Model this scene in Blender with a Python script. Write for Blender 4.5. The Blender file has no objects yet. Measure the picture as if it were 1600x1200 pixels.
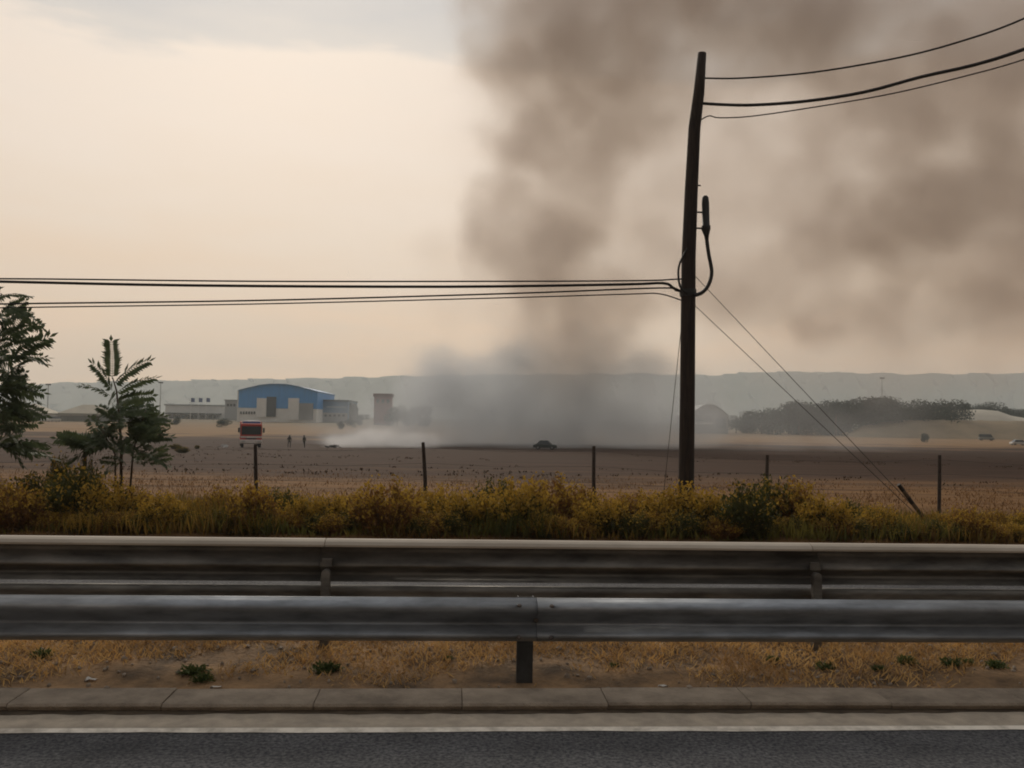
import bpy, bmesh, math, random
import numpy as np
from mathutils import Vector, Matrix
R = math.radians
scene = bpy.context.scene
col = scene.collection
random.seed(7); rng = np.random.default_rng(7)

# ------------------------------------------------------------------ camera
FPX, CAMH = 1400.0, 2.0                       # focal length in photo pixels (1600 wide)
YAW, PITCH, ROLL = R(3.4), math.atan(55 / FPX), R(1.0)
F = Vector((math.sin(YAW) * math.cos(PITCH), math.cos(YAW) * math.cos(PITCH), math.sin(PITCH)))
R0 = Vector((math.cos(YAW), -math.sin(YAW), 0)); U0 = R0.cross(F)
RT = R0 * math.cos(ROLL) + U0 * math.sin(ROLL)
UP = U0 * math.cos(ROLL) - R0 * math.sin(ROLL)
CAM = Vector((0, 0, CAMH))
cd = bpy.data.cameras.new('camera'); cam = bpy.data.objects.new('camera', cd); col.objects.link(cam)
cd.sensor_width = 36; cd.lens = 36 * FPX / 1600; cd.clip_start = 0.1; cd.clip_end = 20000
cam.matrix_world = Matrix(((RT.x, UP.x, -F.x, 0), (RT.y, UP.y, -F.y, 0), (RT.z, UP.z, -F.z, CAMH), (0, 0, 0, 1)))
scene.camera = cam

# ------------------------------------------------------------------ sky, sun, exposure
SUN_EL, SUN_AZ = R(30), R(-12)                # azimuth measured from +Y towards +X
SUN = Vector((math.sin(SUN_AZ) * math.cos(SUN_EL), math.cos(SUN_AZ) * math.cos(SUN_EL), math.sin(SUN_EL)))
world = bpy.data.worlds.new('World'); scene.world = world; world.use_nodes = True
nt = world.node_tree; nt.nodes.clear(); N = nt.nodes.new; L = nt.links.new
out = N('ShaderNodeOutputWorld'); bg = N('ShaderNodeBackground'); L(bg.outputs[0], out.inputs[0])
sky = N('ShaderNodeTexSky'); sky.sky_type = 'NISHITA'; sky.sun_disc = False
sky.sun_elevation = SUN_EL; sky.sun_rotation = SUN_AZ; sky.dust_density = 4
tc = N('ShaderNodeTexCoord')
sep = N('ShaderNodeSeparateXYZ'); L(tc.outputs['Generated'], sep.inputs[0])
mp = N('ShaderNodeMapping'); mp.inputs['Scale'].default_value = (1.0, 1.0, 4.5); L(tc.outputs['Generated'], mp.inputs[0])
no = N('ShaderNodeTexNoise'); no.inputs['Scale'].default_value = 2.3; no.inputs['Detail'].default_value = 6
no.inputs['Roughness'].default_value = .52; L(mp.outputs[0], no.inputs['Vector'])
ad = N('ShaderNodeMath'); ad.operation = 'MULTIPLY_ADD'; ad.inputs[1].default_value = 0.17; L(no.outputs['Fac'], ad.inputs[0])
L(sep.outputs['Z'], ad.inputs[2])
rp = N('ShaderNodeValToRGB'); e = rp.color_ramp.elements
stops = [(0.0, (1.15, .69, .36)), (.09, (1.1, .675, .365)), (.14, (.90, .59, .365)), (.20, (.76, .565, .405)), (.29, (.76, .62, .495)), (.38, (.78, .66, .555)), (.435, (.76, .655, .56)),
         (.457, (.58, .54, .50)), (.50, (.50, .485, .475)), (.70, (.50, .49, .485)), (1.0, (.48, .48, .49))]
e[0].position, e[0].color = stops[0][0], (*stops[0][1], 1); e[1].position, e[1].color = stops[-1][0], (*stops[-1][1], 1)
for p, c in stops[1:-1]:
    k = e.new(p); k.color = (*c, 1)
no2 = N('ShaderNodeTexNoise'); no2.inputs['Scale'].default_value = 7.5; no2.inputs['Detail'].default_value = 5; L(mp.outputs[0], no2.inputs['Vector'])
ad2 = N('ShaderNodeMath'); ad2.operation = 'MULTIPLY_ADD'; ad2.inputs[1].default_value = .085; L(no2.outputs['Fac'], ad2.inputs[0]); L(ad.outputs[0], ad2.inputs[2])
ad3 = N('ShaderNodeMath'); ad3.operation = 'SUBTRACT'; ad3.inputs[1].default_value = .042; L(ad2.outputs[0], ad3.inputs[0])
L(ad3.outputs[0], rp.inputs[0])
# broad glow of the hidden sun in the overcast
dt = N('ShaderNodeVectorMath'); dt.operation = 'DOT_PRODUCT'; dt.inputs[1].default_value = SUN; L(tc.outputs['Generated'], dt.inputs[0])
mr = N('ShaderNodeMapRange'); mr.inputs['From Min'].default_value = -1; mr.inputs['From Max'].default_value = 1
mr.inputs['To Min'].default_value = .20; mr.inputs['To Max'].default_value = 1.03; mr.interpolation_type = 'SMOOTHSTEP'
L(dt.outputs['Value'], mr.inputs['Value'])
ml = N('ShaderNodeVectorMath'); ml.operation = 'SCALE'; L(rp.outputs[0], ml.inputs[0]); L(mr.outputs[0], ml.inputs['Scale'])
sk = N('ShaderNodeVectorMath'); sk.operation = 'SCALE'; sk.inputs['Scale'].default_value = .1; L(sky.outputs[0], sk.inputs[0])
mx = N('ShaderNodeMix'); mx.data_type = 'RGBA'; mx.inputs['Factor'].default_value = .97
L(sk.outputs[0], mx.inputs['A']); L(ml.outputs[0], mx.inputs['B'])
L(mx.outputs['Result'], bg.inputs[0]); bg.inputs[1].default_value = 1.0
sl = bpy.data.lights.new('sun', 'SUN'); sl.energy = 1.5; sl.angle = R(14); sl.color = (1, .9, .76)
so = bpy.data.objects.new('sun', sl); col.objects.link(so)
so.rotation_euler = (-SUN).to_track_quat('-Z', 'Y').to_euler(); so.location = (0, 0, 40)
vs = scene.view_settings; vs.view_transform = 'Standard'; vs.look = 'None'; vs.gamma = 1; vs.exposure = 0.15
cy = scene.cycles; cy.use_denoising = True; cy.max_bounces = 8; cy.diffuse_bounces = 3; cy.glossy_bounces = 3
cy.transparent_max_bounces = 24; cy.volume_bounces = 2; cy.volume_step_rate = 2.0; cy.caustics_reflective = False; cy.caustics_refractive = False
cy.filter_width = 1.9

# ------------------------------------------------------------------ pixel -> place
def ray(px, py): return F + RT * ((px - 800) / FPX) + UP * ((600 - py) / FPX)
def at(px, py, d): return CAM + ray(px, py) * d                    # d: depth along the view axis
def at_y(px, py, y):
    r = ray(px, py); return CAM + r * (y / r.y)
def hor(px): return 655 + (px - 800) * math.tan(ROLL)              # where the level horizon crosses column px

# ------------------------------------------------------------------ materials
MATS = {}
def mat(name, c, rough=.8, c2=None, scale=6., detail=6, bump=0., bscale=None, metal=0., stretch=(1, 1, 1), transl=0., lo=.35, hi=.65, spec=.3, coord='Object'):
    if name in MATS: return MATS[name]
    m = bpy.data.materials.new(name); m.use_nodes = True; n = m.node_tree.nodes; l = m.node_tree.links
    b = n['Principled BSDF']; b.inputs['Roughness'].default_value = rough; b.inputs['Metallic'].default_value = metal
    b.inputs['Specular IOR Level'].default_value = spec
    if c2 is None: c2 = tuple(x * .72 for x in c)
    t = n.new('ShaderNodeTexCoord'); mp = n.new('ShaderNodeMapping'); mp.inputs['Scale'].default_value = stretch
    l.new(t.outputs[coord], mp.inputs[0])
    oi = n.new('ShaderNodeObjectInfo'); va = n.new('ShaderNodeVectorMath'); va.operation = 'MULTIPLY_ADD'
    va.inputs[0].default_value = (37, 17, 29); l.new(oi.outputs['Random'], va.inputs[1]); l.new(mp.outputs[0], va.inputs[2])
    x = n.new('ShaderNodeTexNoise'); x.inputs['Scale'].default_value = scale; x.inputs['Detail'].default_value = detail
    x.inputs['Roughness'].default_value = .62; l.new(va.outputs[0], x.inputs['Vector'])
    r = n.new('ShaderNodeMapRange'); r.inputs['From Min'].default_value = lo; r.inputs['From Max'].default_value = hi; l.new(x.outputs['Fac'], r.inputs['Value'])
    k = n.new('ShaderNodeMix'); k.data_type = 'RGBA'; k.inputs['A'].default_value = (*c, 1); k.inputs['B'].default_value = (*c2, 1)
    l.new(r.outputs[0], k.inputs['Factor']); l.new(k.outputs['Result'], b.inputs['Base Color'])
    if bump:
        y = n.new('ShaderNodeTexNoise'); y.inputs['Scale'].default_value = bscale or scale * 4; y.inputs['Detail'].default_value = 5
        l.new(va.outputs[0], y.inputs['Vector'])
        bp = n.new('ShaderNodeBump'); bp.inputs['Strength'].default_value = bump; bp.inputs['Distance'].default_value = .02
        l.new(y.outputs['Fac'], bp.inputs['Height']); l.new(bp.outputs[0], b.inputs['Normal'])
    if transl:
        tr = n.new('ShaderNodeBsdfTranslucent'); l.new(k.outputs['Result'], tr.inputs[0])
        ms = n.new('ShaderNodeMixShader'); ms.inputs[0].default_value = transl
        l.new(b.outputs[0], ms.inputs[1]); l.new(tr.outputs[0], ms.inputs[2]); l.new(ms.outputs[0], n['Material Output'].inputs[0])
    MATS[name] = m; return m

# ------------------------------------------------------------------ objects
def tag(o, label=None, cat=None, group=None, kind=None):
    if label: o['label'] = label
    if cat: o['category'] = cat
    if group: o['group'] = group
    if kind: o['kind'] = kind
    return o
def link(name, me, m=None, parent=None, loc=None, rot=None):
    o = bpy.data.objects.new(name, me)
    if m is not None and me is not None and not me.materials: me.materials.append(m)
    col.objects.link(o)
    if parent: o.parent = parent
    if loc is not None: o.location = loc
    if rot is not None: o.rotation_euler = rot
    return o
def empty(name, loc, rz=0.):
    o = bpy.data.objects.new(name, None); o.empty_display_size = .2; col.objects.link(o); o.location = loc; o.rotation_euler = (0, 0, rz); return o
def copy_tree(o, parent=None):
    c = o.copy(); col.objects.link(c); c.parent = parent
    for ch in list(o.children): copy_tree(ch, c)
    return c
class MB:
    def __init__(s): s.v = []; s.f = []
    def poly(s, pts): n = len(s.v); s.v += [tuple(p) for p in pts]; s.f.append(tuple(range(n, n + len(pts)))); return s
    def box(s, x0, x1, y0, y1, z0, z1):
        n = len(s.v); s.v += [(x0, y0, z0), (x1, y0, z0), (x1, y1, z0), (x0, y1, z0), (x0, y0, z1), (x1, y0, z1), (x1, y1, z1), (x0, y1, z1)]
        s.f += [tuple(n + i for i in q) for q in ((0, 3, 2, 1), (4, 5, 6, 7), (0, 1, 5, 4), (1, 2, 6, 5), (2, 3, 7, 6), (3, 0, 4, 7))]; return s
    def tube(s, pts, rad, k=8, cap=True):
        pts = [Vector(p) for p in pts]
        if not hasattr(rad, '__len__'): rad = [rad] * len(pts)
        n0 = len(s.v); ref = None
        for i, p in enumerate(pts):
            d = (pts[min(i + 1, len(pts) - 1)] - pts[max(i - 1, 0)]).normalized()
            if ref is None: ref = Vector((0, 0, 1)) if abs(d.z) < .8 else Vector((1, 0, 0))
            u = d.cross(ref).normalized(); w = u.cross(d).normalized(); ref = w
            for j in range(k):
                a = 2 * math.pi * j / k; s.v.append(tuple(p + (u * math.cos(a) + w * math.sin(a)) * rad[i]))
        for i in range(len(pts) - 1):
            for j in range(k):
                a = n0 + i * k + j; b = n0 + i * k + (j + 1) % k; s.f.append((a, b, b + k, a + k))
        if cap: s.f.append(tuple(n0 + j for j in range(k))[::-1]); s.f.append(tuple(n0 + (len(pts) - 1) * k + j for j in range(k)))
        return s
    def extrude_x(s, prof, x0, x1, closed=False):                 # prof: (y, z)
        n0 = len(s.v); m = len(prof)
        for x in (x0, x1): s.v += [(x, y, z) for y, z in prof]
        for i in range(m if closed else m - 1): j = (i + 1) % m; s.f.append((n0 + i, n0 + j, n0 + m + j, n0 + m + i))
        if closed: s.f += [tuple(range(n0, n0 + m))[::-1], tuple(range(n0 + m, n0 + 2 * m))]
        return s
    def extrude_y(s, prof, y0, y1):                               # prof: closed (x, z)
        n0 = len(s.v); m = len(prof)
        for y in (y0, y1): s.v += [(x, y, z) for x, z in prof]
        for i in range(m): j = (i + 1) % m; s.f.append((n0 + i, n0 + j, n0 + m + j, n0 + m + i))
        s.f += [tuple(range(n0, n0 + m))[::-1], tuple(range(n0 + m, n0 + 2 * m))]; return s
    def mesh(s, name, bevel=0., smooth=False):
        me = bpy.data.meshes.new(name); me.from_pydata(s.v, [], s.f)
        bm = bmesh.new(); bm.from_mesh(me)
        bmesh.ops.recalc_face_normals(bm, faces=bm.faces)
        if bevel: bmesh.ops.bevel(bm, geom=bm.edges[:], offset=bevel, segments=2, affect='EDGES', profile=.5)
        bm.to_mesh(me); bm.free()
        if smooth: me.shade_smooth()
        return me
    def build(s, name, m, parent=None, bevel=0., smooth=False, loc=None, rot=None): return link(name, s.mesh(name, bevel, smooth), m, parent, loc, rot)

# ------------------------------------------------------------------ ground shape
ZY = [(-80, -.03), (14.4, -.03), (15.2, .03), (22, 0), (36, -.3), (110, -1.95), (132, -2.6), (165, -3.0), (230, -2.6), (300, -2.3), (380, -1.7), (520, -1.2), (900, 0), (3300, 0), (5000, 0)]
def zg(x, y):
    z = float(np.interp(y, [a for a, _ in ZY], [b for _, b in ZY]))
    if y > 22:
        w = min(1, (y - 22) / 30)
        z += w * .05 * (math.sin(x * .13 + y * .07) + math.sin(x * .041 - y * .11 + 1.3))
    return z
def ground_pt(px, y): # point on the ground under photo column px at distance y
    r = ray(px, 700); x = r.x / r.y * y; return Vector((x, y, zg(x, y)))

ys = list(np.linspace(-80, 14, 12)) + [14.4, 14.8, 15.2] + list(np.linspace(16, 60, 45)) + list(np.geomspace(62, 3400, 90))
xs = np.unique(np.round(np.concatenate([-np.geomspace(.5, 3600, 90), [0], np.geomspace(.5, 3600, 90)]), 3))
V = [(float(x), float(y), zg(float(x), float(y))) for y in ys for x in xs]; nx = len(xs)
Fc = [(j * nx + i, j * nx + i + 1, (j + 1) * nx + i + 1, (j + 1) * nx + i) for j in range(len(ys) - 1) for i in range(nx - 1)]
me = bpy.data.meshes.new('ground'); me.from_pydata(V, [], Fc); me.shade_smooth()
gm = bpy.data.materials.new('field'); gm.use_nodes = True; n = gm.node_tree.nodes; l = gm.node_tree.links; b = n['Principled BSDF']
b.inputs['Roughness'].default_value = .95; b.inputs['Specular IOR Level'].default_value = .1
t = n.new('ShaderNodeTexCoord'); sp = n.new('ShaderNodeSeparateXYZ'); l.new(t.outputs['Object'], sp.inputs[0])
def noise_n(scale, stretch, detail=6):
    mp = n.new('ShaderNodeMapping'); mp.inputs['Scale'].default_value = stretch; l.new(t.outputs['Object'], mp.inputs[0])
    q = n.new('ShaderNodeTexNoise'); q.inputs['Scale'].default_value = scale; q.inputs['Detail'].default_value = detail; q.inputs['Roughness'].default_value = .65
    l.new(mp.outputs[0], q.inputs['Vector']); return q
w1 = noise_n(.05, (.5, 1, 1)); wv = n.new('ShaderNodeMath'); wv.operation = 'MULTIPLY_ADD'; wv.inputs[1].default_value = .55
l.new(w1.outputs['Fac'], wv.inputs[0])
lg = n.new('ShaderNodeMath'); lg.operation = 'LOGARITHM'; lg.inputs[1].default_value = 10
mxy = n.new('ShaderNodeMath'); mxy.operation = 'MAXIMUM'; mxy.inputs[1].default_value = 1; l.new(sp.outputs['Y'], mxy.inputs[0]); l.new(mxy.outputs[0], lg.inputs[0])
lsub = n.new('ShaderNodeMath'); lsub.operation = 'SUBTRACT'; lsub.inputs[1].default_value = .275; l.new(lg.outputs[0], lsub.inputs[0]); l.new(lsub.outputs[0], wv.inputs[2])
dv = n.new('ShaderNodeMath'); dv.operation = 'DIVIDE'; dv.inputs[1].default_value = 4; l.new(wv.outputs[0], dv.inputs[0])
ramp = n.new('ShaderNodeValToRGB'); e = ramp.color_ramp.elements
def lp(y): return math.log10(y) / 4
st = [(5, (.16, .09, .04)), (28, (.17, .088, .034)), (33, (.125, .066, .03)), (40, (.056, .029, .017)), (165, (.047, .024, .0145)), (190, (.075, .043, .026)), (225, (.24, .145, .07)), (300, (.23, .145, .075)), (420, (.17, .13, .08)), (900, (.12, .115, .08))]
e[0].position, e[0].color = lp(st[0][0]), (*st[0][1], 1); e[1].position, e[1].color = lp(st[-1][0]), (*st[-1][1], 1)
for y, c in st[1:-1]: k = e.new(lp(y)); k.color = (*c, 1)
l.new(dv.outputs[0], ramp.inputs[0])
w2 = noise_n(.9, (.07, 1, 1), 8); w3 = noise_n(6, (1, 1, 1), 6)
mr1 = n.new('ShaderNodeMapRange'); mr1.inputs['From Min'].default_value = .3; mr1.inputs['From Max'].default_value = .7; mr1.inputs['To Min'].default_value = .5; mr1.inputs['To Max'].default_value = 1.5
l.new(w2.outputs['Fac'], mr1.inputs['Value'])
mr2 = n.new('ShaderNodeMapRange'); mr2.inputs['From Min'].default_value = .3; mr2.inputs['From Max'].default_value = .7; mr2.inputs['To Min'].default_value = .75; mr2.inputs['To Max'].default_value = 1.2
l.new(w3.outputs['Fac'], mr2.inputs['Value'])
mm = n.new('ShaderNodeMath'); mm.operation = 'MULTIPLY'; l.new(mr1.outputs[0], mm.inputs[0]); l.new(mr2.outputs[0], mm.inputs[1])
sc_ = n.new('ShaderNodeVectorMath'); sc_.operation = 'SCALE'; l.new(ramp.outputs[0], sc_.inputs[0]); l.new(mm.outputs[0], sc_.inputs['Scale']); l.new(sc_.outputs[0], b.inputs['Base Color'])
bp = n.new('ShaderNodeBump'); bp.inputs['Strength'].default_value = .6; bp.inputs['Distance'].default_value = .15; l.new(w2.outputs['Fac'], bp.inputs['Height']); l.new(bp.outputs[0], b.inputs['Normal'])
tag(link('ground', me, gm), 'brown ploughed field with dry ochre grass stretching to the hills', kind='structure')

# ------------------------------------------------------------------ hills (flat-topped ridge)
def ridge_h(px):
    y = np.interp(px, [-700, 60, 130, 300, 520, 660, 800, 1000, 1130, 1170, 1260, 1420, 1600, 2300], [604, 601, 598, 595, 591, 587, 585, 583, 585, 580, 579, 582, 580, 578])
    return (hor(px) - float(y))
HV = []; cols = np.arange(-1100, 2700, 8.); rows = [0, .12, .3, .5, .68, .82, .92, 1.0]
for ci, px in enumerate(cols):
    r = ray(px, 640); h = ridge_h(px)
    for k, s in enumerate(rows):
        y = 2450 + 550 * (s if s < 1 else 1.0); g = .5 + .5 * math.sin(px * .045 + 2.2 * math.sin(px * .013)) + .35 * math.sin(px * .11)
        z = h * 3000 / FPX * (s ** 1.5) + CAMH * s - (22 * g * s * (1 - s) * 2.2) + (1.5 * math.sin(px * .31) + 2.2 * math.sin(px * .083)) * (s >= .92) - (1 - s) * 2
        HV.append((r.x / r.y * y + 25 * math.sin(ci * 1.7 + k), y - 90 * g * (1 - s), z))
    HV.append((r.x / r.y * 3000 * 1.25, 4100, h * 3000 / FPX * .95)); HV.append((r.x / r.y * 3000 * 1.25, 4100, -4))
m_ = len(rows) + 2
HF = [(i * m_ + k, (i + 1) * m_ + k, (i + 1) * m_ + k + 1, i * m_ + k + 1) for i in range(len(cols) - 1) for k in range(m_ - 1)]
me = bpy.data.meshes.new('hills'); me.from_pydata(HV, [], HF); me.shade_smooth()
tag(link('hills', me, mat('hill', (.055, .062, .035), 1, (.085, .08, .05), scale=.012, detail=8, stretch=(1, .4, 2))), kind='structure')

# ------------------------------------------------------------------ near carriageway, gutter, kerb, median
X0, X1 = -26., 30.
def sheet(name, y0, y1, z, m, nx=2, z1=None):
    q = MB(); z1 = z if z1 is None else z1
    q.poly([(X0 * 3, y0, z), (X1 * 3, y0, z), (X1 * 3, y1, z1), (X0 * 3, y1, z1)]); return tag(q.build(name, m), kind='structure')
asph = mat('asphalt', (.036, .038, .044), .85, (.185, .18, .178), scale=38, detail=6, bump=1., bscale=90, spec=.25, lo=.36, hi=.70)
# larger patches over the grain
n_ = asph.node_tree.nodes; l_ = asph.node_tree.links
pt = n_.new('ShaderNodeTexNoise'); pt.inputs['Scale'].default_value = 1.7; pt.inputs['Detail'].default_value = 7
tcx = n_.new('ShaderNodeTexCoord'); l_.new(tcx.outputs['Object'], pt.inputs['Vector'])
pr = n_.new('ShaderNodeMapRange'); pr.inputs['From Min'].default_value = .3; pr.inputs['From Max'].default_value = .7; pr.inputs['To Min'].default_value = .7; pr.inputs['To Max'].default_value = 1.25
l_.new(pt.outputs['Fac'], pr.inputs['Value']); scv = n_.new('ShaderNodeVectorMath'); scv.operation = 'SCALE'
bs = n_['Principled BSDF']; src = bs.inputs['Base Color'].links[0].from_socket
l_.new(src, scv.inputs[0]); l_.new(pr.outputs[0], scv.inputs['Scale']); l_.new(scv.outputs[0], bs.inputs['Base Color'])
sheet('road', -9, 5.87, 0.0, asph)
conc = mat('concrete_gutter', (.50, .42, .325), .9, (.33, .28, .22), scale=5, detail=9, bump=.5, bscale=60)
sheet('gutter', 5.862, 6.16, .006, conc)
q = MB(); xx = np.linspace(X0, X1, 180)
for i in range(len(xx) - 1):
    a0, a1 = .008 * math.sin(xx[i] * 2.3) + .005 * math.sin(xx[i] * 9), .008 * math.sin(xx[i + 1] * 2.3) + .005 * math.sin(xx[i + 1] * 9)
    q.poly([(xx[i], 5.80 + a0, .0045), (xx[i + 1], 5.80 + a1, .0045), (xx[i + 1], 5.868, .0105), (xx[i], 5.868, .0105)])
tag(q.build('edge_line', mat('line_paint', (.85, .77, .65), .7, (.40, .35, .28), scale=7, detail=10, lo=.4, hi=.7)), kind='structure')
kerb = empty('kerb', (0, 6.17, 0)); tag(kerb, 'low weathered concrete kerb of one metre stones beside the gutter', kind='structure')
km = mat('kerb_stone', (.33, .27, .205), .92, (.19, .152, .115), scale=4, detail=10, bump=.7, bscale=45)
prof = [(.045, -.1), (.03, .0), (0, .048), (.012, .066), (.34, .070), (.34, -.1)]
k0 = at_y(722, 1090, 6.3).x
ks = MB().extrude_x(prof, -.498, .498, True).mesh('kerb_stone', .004)
for i in range(-22, 26):
    o = link('kerb_stone', ks, km, kerb, (k0 + .5 + i, random.uniform(-.004, .004), random.uniform(-.004, .004)), (0, random.uniform(-.003, .003), random.uniform(-.003, .003)))
gr = MB(); gxs = np.linspace(X0, X1, 700); gw = [.016 + .012 * math.sin(x * 3.7) * math.sin(x * 1.3) + .010 * math.sin(x * 17) + random.uniform(0, .014) for x in gxs]
for i in range(len(gxs) - 1): gr.poly([(gxs[i], 6.165 - gw[i], .0075), (gxs[i + 1], 6.165 - gw[i + 1], .0075), (gxs[i + 1], 6.215, .026), (gxs[i], 6.215, .026)])
tag(gr.build('kerb_foot_shade', mat('shade_and_dirt', (.055, .042, .03), .97, (.10, .075, .05), scale=8)), kind='structure')  # dark strip paints in the shade under the kerb face, along with some dirt
dirt = mat('median_soil', (.36, .22, .11), .97, (.10, .068, .042), scale=2.6, detail=10, bump=1.0, bscale=30)
xs2 = np.linspace(X0, X1, 260); ysm = np.linspace(6.49, 8.0, 14)
def zm(x, y): 
    s = (y - 6.49) / 1.5; return .045 + .15 * s + .018 * math.sin(x * 3.1 + y * 5) * math.sin(y * 4.3 - x) + .012 * math.sin(x * 7.7 + 3 * y)
Vm = [(x, y, zm(x, y)) for y in ysm for x in xs2] + [(x, 8.02, -.1) for x in xs2]
nm = len(xs2); Fm = [(j * nm + i, j * nm + i + 1, (j + 1) * nm + i + 1, (j + 1) * nm + i) for j in range(len(ysm)) for i in range(nm - 1)]
me = bpy.data.meshes.new('median'); me.from_pydata(Vm, [], Fm); me.shade_smooth(); tag(link('median', me, dirt), kind='structure')
sheet('far_road', 8.03, 14.5, .0, asph)

# ------------------------------------------------------------------ leaf geometry (numpy quads)
def quads_mesh(name, c, a, w, taper=True):
    """diamond leaves: centre c, half-length vector a, half-width vector w"""
    c, a, w = map(np.asarray, (c, a, w)); k = len(c)
    v = np.stack([c - a, c + w - .1 * a, c + a, c - w - .1 * a], 1).reshape(-1, 3)
    f = np.arange(4 * k).reshape(k, 4); return v, f
def np_mesh(name, parts, mats):
    vs = []; fs = []; mi = []; n0 = 0
    for v, f, m in parts:
        vs.append(v); fs.append(f + n0); mi += [m] * len(f); n0 += len(v)
    v = np.concatenate(vs); f = np.concatenate(fs)
    me = bpy.data.meshes.new(name); me.from_pydata(v.tolist(), [], f.tolist())
    me.polygons.foreach_set('material_index', np.array(mi, dtype=np.int32))
    for m in mats: me.materials.append(m)
    return me
def unit(a): return a / (np.linalg.norm(a, axis=1, keepdims=True) + 1e-9)
def rand_dirs(k): return unit(rng.normal(size=(k, 3)))
def blades(k, px, py, pz, h0, h1, w, lean=.5):
    c = np.stack([px, py, pz], 1); h = rng.uniform(h0, h1, k)
    d = np.stack([rng.normal(0, lean, k), rng.normal(0, lean, k), np.ones(k)], 1); d = unit(d) * h[:, None] / 2
    s = rand_dirs(k); s[:, 2] *= .2; s = unit(s) * w * rng.uniform(.6, 1.4, k)[:, None]
    return quads_mesh('', c + d, d, s)

# ------------------------------------------------------------------ median grass, weeds, pebbles
straw = mat('straw', (.76, .49, .19), .9, (.42, .25, .10), scale=1.4, detail=4, transl=.25)
straw2 = mat('straw_dark', (.26, .165, .075), .9, (.5, .33, .15), scale=2, transl=.2)
k = 70000; gx = rng.uniform(-9, 10, k); gy = 6.53 + rng.beta(1.5, 1.1, k) * 1.5
keep = (np.sin(gx * 1.9 + 3 * np.sin(gy * 2.1)) + np.sin(gx * 4.7 - gy * 6) * .7 + np.sin(gx * .8 - 1) * .6 + (gy - 6.8) * 2.4 + rng.normal(0, .4, k)) > .0
gx, gy = gx[keep], gy[keep]; gz = np.array([zm(a, b_) for a, b_ in zip(gx, gy)]) - .005
h = len(gx) // 3
p1 = blades(len(gx) - h, gx[h:], gy[h:], gz[h:], .03, .10, .006, 1.1); p2 = blades(h, gx[:h], gy[:h], gz[:h], .02, .08, .006, 1.2)
tag(link('dry_grass', np_mesh('dry_grass', [(*p1, 0), (*p2, 1)], [straw, straw2])), 'short straw coloured dry grass growing along the median', 'grass', kind='stuff')
ico = bmesh.new(); bmesh.ops.create_icosphere(ico, subdivisions=1, radius=1); iv = np.array([v.co[:] for v in ico.verts]); ifc = np.array([[v.index for v in f.verts] for f in ico.faces]); ico.free()
vs_, fs_ = [], []
for i in range(420):
    x, y = rng.uniform(-7, 8), rng.uniform(6.5, 7.7); s = rng.uniform(.006, .024)
    v = iv * (s * rng.uniform(.6, 1.3, 3)) * (1 + rng.normal(0, .12, (len(iv), 1))) + np.array([x, y, zm(x, y) + s * .3]); fs_.append(ifc + len(iv) * i); vs_.append(v)
me = bpy.data.meshes.new('gravel'); me.from_pydata(np.concatenate(vs_).tolist(), [], np.concatenate(fs_).tolist())
tag(link('gravel', me, mat('pebble', (.36, .30, .24), .95, (.2, .16, .12), scale=3)), 'loose pale pebbles scattered over the median soil', 'gravel', kind='stuff')
for i, (px, py, lb) in enumerate([(143, 1063, 'crumpled white paper scrap on the bare median soil'), (338, 1073, 'flat white paper scrap lying against the kerb beside a weed'), (1036, 1071, 'pale scrap of litter lying against the kerb near the guardrail post')]):
    r_ = ray(px, py); y_ = (CAMH - .07) * r_.y / -r_.z; y_ = max(y_, 6.56); x_ = r_.x / r_.y * y_; q = MB(); gv = [[(u * .035 + random.uniform(-.006, .006), v_ * .022, random.uniform(.002, .022)) for u in range(-1, 2)] for v_ in range(-1, 2)]
    for a_ in range(2):
        for b_ in range(2): q.poly([gv[a_][b_], gv[a_][b_ + 1], gv[a_ + 1][b_ + 1], gv[a_ + 1][b_]])
    tag(q.build('paper_scrap', mat('paper', (.75, .72, .66), .9), None, loc=(x_, y_, zm(x_, y_) + .004)), lb, 'litter')
green = mat('weed_green', (.055, .085, .022), .7, (.12, .14, .045), scale=14, transl=.3)
weeds = []
for i in range(3):
    k = 150; d = rand_dirs(k); d[:, 2] = np.abs(d[:, 2]) + .25; d = unit(d); rr = rng.uniform(.25, 1, k)[:, None]
    c = d * rr * np.array([.085, .07, .075]); a = unit(d + rng.normal(0, .5, (k, 3))) * rng.uniform(.012, .028, k)[:, None]; w = unit(np.cross(a, rand_dirs(k))) * .007
    weeds.append(np_mesh('weed', [(*quads_mesh('', c, a, w), 0)], [green]))
wl = [(66, 1016, 6.9), (303, 1042, 1.5), (318, 1054, 1.2), (505, 1043, 1.3), (520, 1040, 1.0), (1207, 1020, .9), (1288, 1031, 1.1), (1372, 1040, .8), (1415, 1025, 1.2), (1485, 1030, 1.2), (1508, 1024, 1.1), (1555, 1028, 1.3), (960, 1026, .6), (700, 1022, .6)]
wgrp = {0: 'small leafy green weed in the dry median grass', 1: 'bushy green weed patch growing in the median beyond the kerb'}
for i, (px, py, s) in enumerate(wl):
    s = 1.1 if s > 3 else s; r = ray(px, py + 8); y = 6.9
    for _ in range(8): y = (CAMH - zm(0, min(max(y, 6.5), 7.9))) * r.y / -r.z
    x = r.x / r.y * y; big = s >= 1.1
    tag(link('weed', weeds[i % 3], None, None, (x, y, zm(x, min(y, 7.9)) - .01)), wgrp[big], 'weed', 'leafy weeds in the median' if big else 'small weeds in the median').scale = (s, s, s * random.uniform(.7, 1))

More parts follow.
